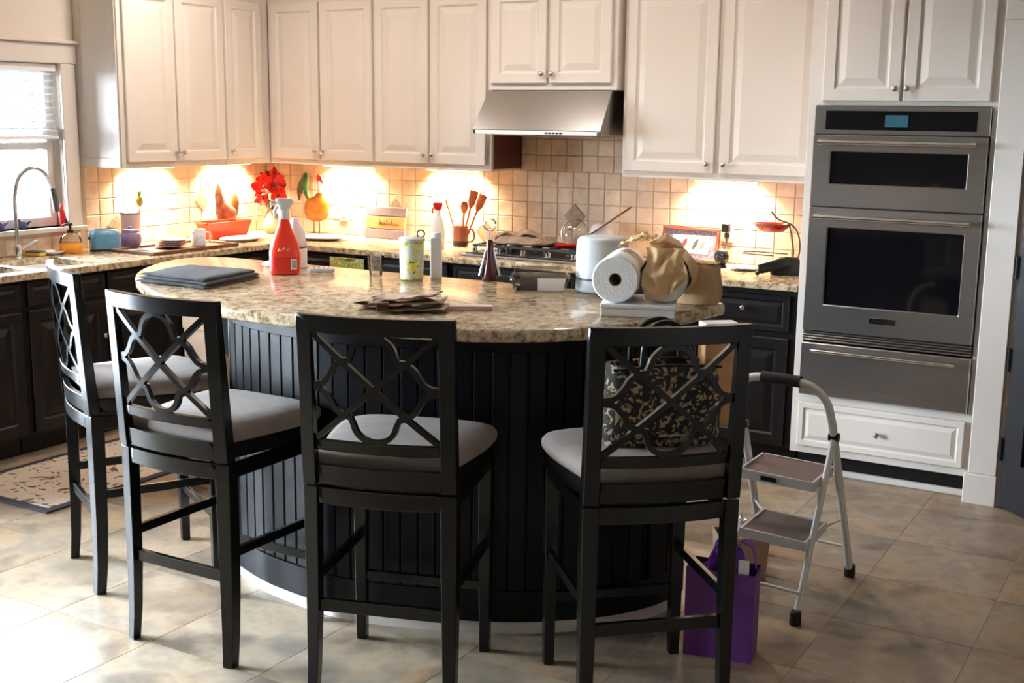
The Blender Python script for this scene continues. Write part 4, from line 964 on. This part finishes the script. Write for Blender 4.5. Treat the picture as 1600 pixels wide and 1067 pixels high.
# red flowers in a vase
vz = thing('flower_vase', 'cream bulbous vase in the back corner behind the orange spray bottle', 'vase', (.215, -.20, CT), 0)
G().lathe([(.035,0), (.045,.004), (.062,.05), (.058,.09), (.034,.125), (.030,.145), (.036,.155), (.030,.153), (.026,.14)], 28).build('pot', mat('cream_ceramic', (.75,.62,.42), .35), vz, smooth=60)
fl_ = thing('flower_bouquet', 'bunch of large red silk flowers in the corner vase', 'flowers', (.215, -.20, CT+.10), 0)
def blossom(c, d, r, seed):
    d = Vector(d).normalized(); q = Vector((0,0,1)).rotation_difference(d).to_matrix().to_4x4(); rnd = random.Random(seed)
    fo = obj('flower', G().ell((0,0,0), .012, .012, .012, 8, 6).mesh('flower_heart', LEAFD, smooth=60), fl_)
    fo.matrix_local = Matrix.Translation(c) @ q
    for k in range(7):
        a = k*2*PI/7+rnd.uniform(-.2,.2); ly_ = .35 if k % 2 else .75
        def pf(u, v, a=a, ly_=ly_):
            rr = r*v; w = .62*r*math.sin(PI*min(v*.85+.1, 1)); s = (u-.5)*2*w
            z = r*(ly_*v*v-.06)+.10*r*math.sin(8*u+seed); x, y = rr, s
            return (x*math.cos(a)-y*math.sin(a), x*math.sin(a)+y*math.cos(a), z)
        G().sheet(pf, 6, 5, (0, 0, -.0012)).build('petal', REDF, fo, smooth=60)
for k, (c, d, r) in enumerate((((-.02,-.04,.20),(.3,-.8,.3),.075), ((.055,-.03,.21),(.8,-.5,.3),.07), ((-.075,.0,.19),(-.3,-.7,.4),.055), ((.0,.0,.255),(.2,-.5,.8),.065), ((.075,-.02,.145),(.8,-.6,-.1),.055), ((-.03,-.05,.13),(.2,-.9,-.2),.05), ((.02,.03,.24),(.5,.2,.8),.055))):
    blossom(c, d, r, k)
    G().tube([(0,0,-.04), (c[0]*.4, c[1]*.4, c[2]*.5), (c[0]*.95, c[1]*.95, c[2]-.01)], .003, 6).build('stem', LEAFD, fl_)
for k, (a, z, l) in enumerate(((.2,.09,.10), (2.6,.10,.11), (-1.2,.06,.09), (-2.2,.03,.10), (1.0,.12,.08), (-.5,.02,.08))):
    ca, sa = math.cos(a), math.sin(a)
    def lf(u, v): 
        s = (u-.5)*.04*math.sin(PI*(.08+.9*v)); x = .02+l*v
        return (x*ca-s*sa, x*sa+s*ca, z+.04*v-.07*v*v+.006*math.sin(PI*u))
    G().sheet(lf, 4, 8, (0, 0, -.001)).build('leaf', LEAFD, fl_, smooth=60)

sg = thing('wooden_sign', 'small plank sign, lavender grey boards around a tan lettered one', 'sign', (1.015, -.06, CT), 0)
tl = Matrix.Rotation(math.radians(-8), 4, 'X')
def slat(z0, z1, m, x0=-.155, x1=.155):
    o = G().box(x0, x1, -.010, .010, z0, z1).xf(tl).build('board', m, sg, bevel=.004); return o
slat(.0, .058, LAVG); mb_ = slat(.0605, .138, TANW, -.15, .15); slat(.1405, .198, LAVG)
g = G()
for k, (x, h1, h2) in enumerate(((-.045,.0,.03), (-.03,0,.018), (-.012,0,.02), (.006,0,.034), (.024,0,.02), (.042,0,.03), (.060,0,.018), (.078,0,.02), (.096,0,.014))):
    g.tube([(x, -.0112, .085+h1), (x+.004, -.0112, .085+h2), (x+.009, -.0112, .086), (x+.014, -.0112, .093)], .0013, 5)
g.xf(tl).build('lettering', WALNUT, mb_)
G().box(-.12, .12, .008, .014, .01, .19).xf(tl).build('batten', WALNUT, sg)
sp2 = thing('white_spray_bottle', 'white spray bottle with red trigger left of the copper mug', 'bottle', (1.615, -.36, CT), .6)
G().loft([(0,.036,.026), (.004,.040,.03), (.12,.040,.03), (.165,.034,.026), (.19,.018,.016), (.205,.014,.014)], 28, 2.4).build('bottle', WHITEC, sp2, smooth=60)
G().loft([(.204,.017,.017), (.225,.016,.016)], 18).build('collar', WHITEP, sp2, smooth=40)
G().loft([(.224,.014,.011), (.24,.024,.013), (.262,.03,.013), (.270,.024,.010)], 16, 3).build('spray_head', REDP, sp2, smooth=50)
G().tube([(-.018,0,.245), (-.032,0,.225), (-.03,0,.208)], .005, 8).build('trigger', REDP, sp2, smooth=50)
cm = thing('copper_mug', 'large brown copper mug holding wooden utensils by the cooktop', 'mug', (1.625, -.13, CT), .5)
G().lathe([(.042,0), (.046,.004), (.046,.115), (.044,.118), (.042,.115), (.040,.008)], 28).build('cup', COPPER, cm, smooth=50)
G().lathe([(.0465,.0), (.0468,.03), (.046,.031)], 28, cap0=False, cap1=False).build('base_glaze', mat('dark_glaze', (.035,.012,.008), .3), cm, smooth=50)
G().tube([tuple(p) for p in bez([(.044,0,.098),(.070,0,.095),(.082,0,.062),(.072,0,.03),(.044,0,.024)], 5)], .006, 8).build('handle', COPPER, cm, smooth=60)
def utensil(name, label, dx, dy, lean, length, head):
    u = thing(name, label, 'utensil', (1.625+dx, -.13+dy, CT+.012), 0, 'wooden utensils in the copper mug')
    tip = Vector((lean[0], lean[1], length)); mid = tip*.62
    G().tube([(0,0,0), tuple(mid), tuple(tip*.8)], [.005,.006,.006], 8).build('handle', SPOONW, u, smooth=60)
    hd_ = {'spatula': [(0,.010,.005), (.03,.026,.005), (.10,.030,.004), (.105,.028,.003)], 'spoon': [(0,.008,.006), (.02,.022,.010), (.045,.026,.011), (.068,.018,.008), (.075,.006,.004)], 'stick': [(0,.006,.006), (.03,.010,.007), (.06,.003,.003)]}[head]
    q = Vector((0,0,1)).rotation_difference(tip.normalized()).to_matrix().to_4x4()
    G().loft(hd_, 16, 2.6).xf(Matrix.Translation(tip*.72) @ q).build('blade' if head != 'spoon' else 'bowl', SPOONW, u, smooth=60)
utensil('wooden_spatula', 'wide wooden spatula, tallest utensil in the copper mug', .012, -.005, (.07, .02, 0), .30, 'spatula')
utensil('wooden_spoon', 'wooden spoon in the copper mug left of the spatula', 0, .01, (.035, -.02, 0), .255, 'spoon')
utensil('wooden_paddle', 'slotted wooden paddle leaning right in the copper mug', .02, .008, (.105, .03, 0), .275, 'spatula')
utensil('wooden_stick', 'thin wooden stirring stick leaning left in the copper mug', -.015, 0, (-.115, .02, 0), .29, 'stick')

# cooktop and the clutter on it
ct = thing('gas_cooktop', 'black gas cooktop with steel knobs set on the worktop', 'cooktop', (2.28, -.33, CT), 0)
G().box(-.38, .38, -.235, .235, 0, .012).build('deck', STEEL, ct, bevel=.003)
G().box(-.36, .36, -.215, .225, .0122, .020).build('black_pan', BLKIRON, ct, bevel=.003)
for x in (-.31, -.155, 0, .155, .31):
    k_ = G().lathe([(.020,0), (.020,.004), (.016,.006), (.015,.026), (.012,.028)], 16, (x, -.19, .0203)).build('knob', CHROME, ct, smooth=40)
for cx in (-.235, 0, .235):
    gr = G()
    for y in (-.14, .20): gr.box(cx-.112, cx+.112, y-.006, y+.006, .048, .060)
    for x in (-.112, 0, .112): gr.box(cx+x-.006, cx+x+.006, -.145, .205, .048, .060)
    gr.box(cx-.112, cx+.112, .024, .036, .048, .060)
    for x in (-.106, .106):
        for y in (-.138, .198): gr.box(cx+x-.007, cx+x+.007, y-.007, y+.007, .0203, .049)
    gr.build('grate', BLKIRON, ct)
for cx, cy, r in ((-.235,.11,.045), (-.235,-.06,.038), (0,.03,.055), (.235,.11,.045), (.235,-.06,.038)):
    G().lathe([(r,.0203), (r,.030), (r*.75,.036), (.01,.037)], 20, (cx, cy, 0)).build('burner', GREYD, ct, smooth=40)
CZ = CT+.0605
tc_ = thing('tan_cloth', 'rumpled tan cloth heaped over the left of the cooktop', 'cloth', (2.16, -.30, CZ), .1)
crumple('heap', CLOTH, [(0,.19,.10), (.015,.205,.11), (.04,.17,.08), (.055,.10,.05)], tc_, 9, .022, 13, 2.3, 48)
G().sheet(lambda u, v: (-.17+.34*u, -.07+.15*v, .062+.012*math.sin(11*u+3*v)+.02*noise.noise((u*5, v*5, 4))-.04*(2*u-1)**2), 20, 12, (0, 0, -.004)).build('top_fold', CLOTH, tc_, smooth=60)
gl = thing('pot_cover', 'domed glass pot cover tilted at the back of the cooktop', 'pot cover', (2.42, -.20, CZ), 0)
dm = Matrix.Translation((0, 0, .075)) @ Matrix.Rotation(math.radians(62), 4, 'X')
G().lathe([(.075,0), (.070,.012), (.052,.026), (.028,.035), (.006,.037)], 28).xf(dm).build('dome', CLEARP, gl, smooth=60)
G().tube([(.076*math.cos(a), .076*math.sin(a), 0) for a in [i*2*PI/28 for i in range(28)]], .0035, 6, True).xf(dm).build('rim', CHROME, gl, smooth=60)
G().lathe([(.006,.037), (.008,.048), (.016,.054), (.014,.062), (.004,.064)], 14).xf(dm).build('lid_knob', CHROME, gl, smooth=50)
rsr = thing('spoon_rest', 'red spoon rest on the cooktop below the glass pot cover', 'spoon rest', (2.445, -.34, CZ), .4)
G().loft([(0,.045,.03), (.004,.052,.036), (.016,.062,.043), (.018,.060,.041), (.006,.045,.03)], 28).build('dish', REDP, rsr, smooth=60)
G().loft([(.008,.030,.010,.075,0), (.016,.034,.012,.08,0), (.018,.030,.010,.08,0)], 18).build('handle', REDP, rsr, smooth=60)
pb = thing('plastic_bag', 'crumpled pale grey plastic bag on the right of the cooktop', 'bag', (2.575, -.165, CZ), .2)
crumple('bag_body', GREYBAG, [(0,.075,.05), (.02,.085,.06), (.06,.08,.055), (.10,.06,.04), (.125,.03,.02)], pb, 13, .016, 14, 2.6)
ws = thing('mixing_spoon', 'long thin wooden spoon handle rising right of the grey plastic bag', 'utensil', (2.58, -.26, CZ+.022), 0)
G().tube([(-.10,-.02,0), (.02,.05,.09), (.155,.13,.20)], [.006,.005,.005], 8).build('handle', WALNUT, ws, smooth=60)
G().loft([(0,.008,.006), (.02,.022,.008), (.045,.024,.009), (.06,.010,.005)], 16).xf(Matrix.Translation((-.12,-.035,-.002)) @ Matrix.Rotation(math.radians(80),4,'Y')).build('bowl', WALNUT, ws, smooth=60)

# framed pepper print
pf_ = thing('framed_print', 'framed print of four chilli peppers leaning against the backsplash', 'picture', (3.055, -.06, CT), 0)
ftl = Matrix.Rotation(math.radians(-9), 4, 'X'); W2, H2 = .165, .185
def fbox(x0, x1, z0, z1, y0, y1, m, nm, par=pf_, bv=.002): return G().box(x0, x1, y0, y1, z0, z1).xf(ftl).build(nm, m, par, bevel=bv)
fbox(-W2, W2, 0, .016, -.009, .009, FRAMEW, 'frame_bar'); fbox(-W2, W2, H2-.016, H2, -.009, .009, FRAMEW, 'frame_bar')
fbox(-W2, -W2+.016, .0162, H2-.0162, -.009, .009, FRAMEW, 'frame_bar'); fbox(W2-.016, W2, .0162, H2-.0162, -.009, .009, FRAMEW, 'frame_bar')
fbox(-W2+.016, W2-.016, .016, H2-.016, -.002, .006, MATBD, 'patterned_mat', bv=0)
pic = fbox(-.105, .105, .045, .142, -.0035, -.0022, PAPERW, 'picture', bv=0)
for x, m, s in ((-.078, PEPB, .7), (-.035, PEPR, 1.1), (.03, PEPG, 1.1), (.072, PEPB, .9)):
    G().loft([(-.028*s,.002,.0006), (-.015*s,.008*s,.0006), (.01*s,.011*s,.0006), (.026*s,.007*s,.0006), (.032*s,.002,.0006)], 12).xf(ftl @ Matrix.Translation((x,-.0045,.093)) @ Matrix.Rotation(.45,4,'Y')).build('pepper', m, pic, smooth=60)
rb = thing('red_funnel', 'small bright red upturned funnel in front of the pepper print', 'funnel', (2.89, -.16, CT), 0)
G().lathe([(.036,0), (.038,.006), (.030,.035), (.016,.06), (.005,.068)], 24).build('cone', REDP, rb, smooth=60)
G().lathe([(.0385,.0), (.040,.004), (.0385,.008)], 24, cap0=False, cap1=False).build('rim', WHITEP, rb, smooth=60)
bl = thing('black_timer', 'small round black gadget with cord in front of the pepper print', 'gadget', (3.295, -.20, CT), 0)
G().ell((0,0,.052), .040, .036, .046, 22, 14).build('globe', BLACK, bl, smooth=60)
G().lathe([(.028,0), (.030,.004), (.024,.014)], 20).build('base', BLACK, bl, smooth=50)
G().ell((.012,-.032,.060), .012, .008, .012, 12, 8).build('lens', BGLASS, bl, smooth=60)
G().tube([tuple(p) for p in bez([(0,.03,.05),(-.01,.10,.03),(-.04,.175,.10),(-.045,.180,.17)], 6)], .0022, 6).build('cord', BLACK, bl, smooth=60)
def outlet(label, x, z, plug=False):
    t = thing('wall_outlet', label, 'outlet', (x, -.009, z), 0)
    G().box(-.036, .036, -.006, -.0005, -.058, .058).build('cover_plate', mat('outlet_plate', (.62,.50,.40), .5), t, bevel=.002)
    for dz in (-.021, .021): G().box(-.015, .015, -.0075, -.0055, dz-.013, dz+.013).build('socket', GREYD if plug else TRIMP, t, bevel=.001)
    if plug: G().box(-.020, .020, -.045, -.008, .0, .046).build('plug_adapter', BLACK, t, bevel=.003)
outlet('wall outlet with a black plug, right of the pepper print', 3.252, 1.085, True)
outlet('wall outlet on the backsplash between rooster and sign', .655, 1.06)

rs_ = thing('wire_stand', 'curved dark wire stand holding a red glass bowl near the oven tower', 'stand', (3.56, -.16, CT), 0)
base_loop = [(.02,-.06,.08), (-.14,-.05,.082), (-.15,.0,.084), (-.10,.05,.084), (.06,.05,.082)]
G().tube([(.10,.05,.005), (.0,.06,.006), (-.08,.0,.006), (.0,-.06,.006), (.10,-.05,.005)], .004, 6).build('foot_loop', LEAFD, rs_, smooth=60)
G().tube([tuple(p) for p in bez([(.10,.05,.005),(.125,.04,.10),(.12,.03,.18),(.09,.01,.235),(.02,.0,.262),(-.02,.0,.300)], 6)], .0045, 8).build('arm', LEAFD, rs_, smooth=60)
G().tube([tuple(p) for p in bez([(.10,-.05,.005),(.115,-.03,.09),(.10,-.02,.17),(.08,.0,.23)], 6)], .0045, 8).build('arm', LEAFD, rs_, smooth=60)
G().tube([tuple(p) for p in bez(base_loop, 5)], .004, 6).build('side_loop', LEAFD, rs_, smooth=60)
G().tube([(-.012+.094*math.cos(a), .064*math.sin(a), .236) for a in [i*2*PI/28 for i in range(28)]], .004, 6, True).build('bowl_ring', LEAFD, rs_, smooth=60)
rbw = tag(G().loft([(0,.05,.035), (.006,.064,.045), (.030,.088,.060), (.045,.092,.063), (.046,.089,.060), (.012,.058,.04)], 32).build('glass_bowl', REDG, None, smooth=60, loc=(3.548, -.16, CT+.196)),
          'red oval glass bowl held up by the curved wire stand', 'bowl')
ph = thing('desk_phone', 'black cordless telephone lying by the oven tower', 'phone', (3.675, -.30, CT), .35)
G().loft([(0,.075,.05), (.03,.078,.052), (.07,.06,.045,.01,.01), (.085,.045,.03,.015,.015)], 28, 4).build('cradle', BLACK, ph, smooth=50)
G().loft([(0,.022,.015), (.01,.026,.018), (.15,.026,.018), (.16,.020,.013)], 20, 4).xf(Matrix.Translation((-.135,-.055,.03)) @ Matrix.Rotation(math.radians(74),4,'Y')).build('handset', BLACK, ph, smooth=50)
G().box(-.022, .022, -.004, .004, -.002, .002).xf(Matrix.Translation((.0,-.048,.066)) @ Matrix.Rotation(.5,4,'Y')).build('brand_strip', WHITEP, ph)
G().ell((-.14,-.07,.012), .012, .012, .012, 12, 8).build('bud', BLACK, ph, smooth=60)
yl = thing('yellow_box', 'small yellow box peeking out behind the black telephone', 'box', (3.745, -.13, CT), .1)
G().box(-.04, .04, -.03, .03, 0, .095).build('carton', YEL, yl, bevel=.003); G().box(-.041, .041, -.031, .031, .0952, .108).build('lid', YEL, yl, bevel=.003)
for k in range(3):
    tag(G().sheet(lambda u, v: ((u-.5)*.15, (v-.5)*.11, .003*math.sin(4*u+k)+.002), 10, 6, (0, 0, -.0015)).build('paper_sheet', PAPERW, None, smooth=60, loc=(3.43+.012*k, -.22-.015*k, CT+.0015+.0065*k), rz=.3+.35*k),
        ('lowest', 'middle', 'uppermost')[k]+' white paper sheet in the pile left of the telephone', 'paper', 'papers by the telephone')
kt = thing('kitchen_towel', 'fruit printed kitchen towel hanging from a cabinet in the back corner', 'towel', (1.16, -.6235, .70), 0)
G().sheet(lambda u, v: (-.125+.25*u, -.006-.006*math.sin(9*u)*(1-v*.4), .0+.15*v), 16, 6, (0, -.004, 0)).build('drop', FRUITP, kt, smooth=60)
G().sheet(lambda u, v: (-.125+.25*u, -.010+.006*v, .150+.006*math.sin(PI*v)), 16, 4, (0, -.003, .002)).build('fold', FRUITP, kt, smooth=60)
nap = thing('napkin', 'crumpled white napkin on the island left of the spray bottle', 'napkin', (2.235, -2.475, IT+.0005), .3)
crumple('heap', PAPERW, [(0,.04,.03), (.008,.05,.035), (.025,.03,.02)], nap, 21, .008, 26)

# window dressing
bnd = thing('window_blind', 'white slatted window blind half drawn over the sink window', 'blind', (-.03, -2.30, 1.525), 0)
G().box(-.022, .022, -.64, .64, .362, .402).build('head_rail', WHITEP, bnd, bevel=.003)
sl_me = G().sheet(lambda u, v: ((v-.5)*.045, (u-.5)*1.27, .004*math.sin(PI*v)), 2, 5, (0, 0, .0015)).mesh('slat', WHITEP, smooth=40)
for k in range(9):
    s = obj('slat', sl_me, bnd, (0, 0, .058+k*.036)); s.rotation_euler = (0, math.radians(-14), 0)
for k in range(5): obj('slat', sl_me, bnd, (0, 0, .022+k*.006))
G().box(-.022, .022, -.64, .64, .0, .020).build('bottom_rail', WHITEP, bnd, bevel=.003)
for y in (-.48, 0, .48): G().tube([(.023,y,.01), (.023,y,.37)], .0015, 5).build('ladder_cord', WHITEP, bnd)
BIRDM = mat('navy_glass', (.03,.04,.14), .2)
for k, (y, s, lab) in enumerate(((-2.075, 1.0, 'navy blue glass bird on the window sill, at the picture edge'), (-1.925, .9, 'navy blue glass bird on the window sill behind the faucet'))):
    b_ = thing('glass_bird', lab, 'figurine', (-.015, y, 1.0505), PI/2, 'glass birds on the sill')
    G().loft([(0,.018*s,.012*s), (.006,.030*s,.018*s), (.025*s,.036*s,.02*s), (.042*s,.024*s,.015*s,-.008,0), (.05*s,.008,.006,-.01,0)], 18).build('body', BIRDM, b_, smooth=60)
    G().ell((-.03*s,0,.052*s), .015*s, .013*s, .014*s, 12, 8).build('head', BIRDM, b_, smooth=60)
    G().tube([(.03*s,0,.03*s), (.06*s,0,.045*s)], [.009,.004], 8).build('tail', BIRDM, b_, smooth=60)
rf = thing('red_bird', 'small red cardinal figurine at the right end of the window sill', 'figurine', (.025, -1.70, 1.0505), 1.2)
G().loft([(0,.010,.010), (.012,.012,.010), (.05,.018,.015,.004,0), (.08,.016,.014,0,0), (.10,.012,.011,-.004,0), (.125,.003,.003,.004,0)], 18).build('body', REDP, rf, smooth=60)
G().tube([(.012,0,.05), (.03,0,.02), (.036,0,.006)], [.008,.006,.004], 8).build('tail', MAROON, rf, smooth=60)
G().tube([(-.014,0,.098), (-.024,0,.095)], [.004,.001], 6).build('beak', YEL, rf)
# neighbouring tree outside the sink window
tr = thing('garden_tree', 'pale leafy tree outside the sink window', 'tree', (-6.5, .9, -.3), 0)
G().tube([(0,0,0), (.05,0,1.2), (0,.1,2.2)], [.12,.09,.06], 10).build('trunk', WALNUT, tr, smooth=60)
rn = random.Random(3); g = G()
for k in range(900):
    v = Vector((rn.gauss(0,.55), rn.gauss(0,.55), rn.gauss(0,.5))); c = Vector((0,.1,2.5))+v; a, b = rn.uniform(0,6.3), rn.uniform(-1,1); s = .07
    d1 = Vector((math.cos(a), math.sin(a), b)).normalized()*s; d2 = d1.orthogonal().normalized()*s*.6
    g.add([c-d1, c+d2, c+d1, c-d2], [(0,1,2,3)])
tag(g.build('foliage', LEAFG, tr), kind='stuff')
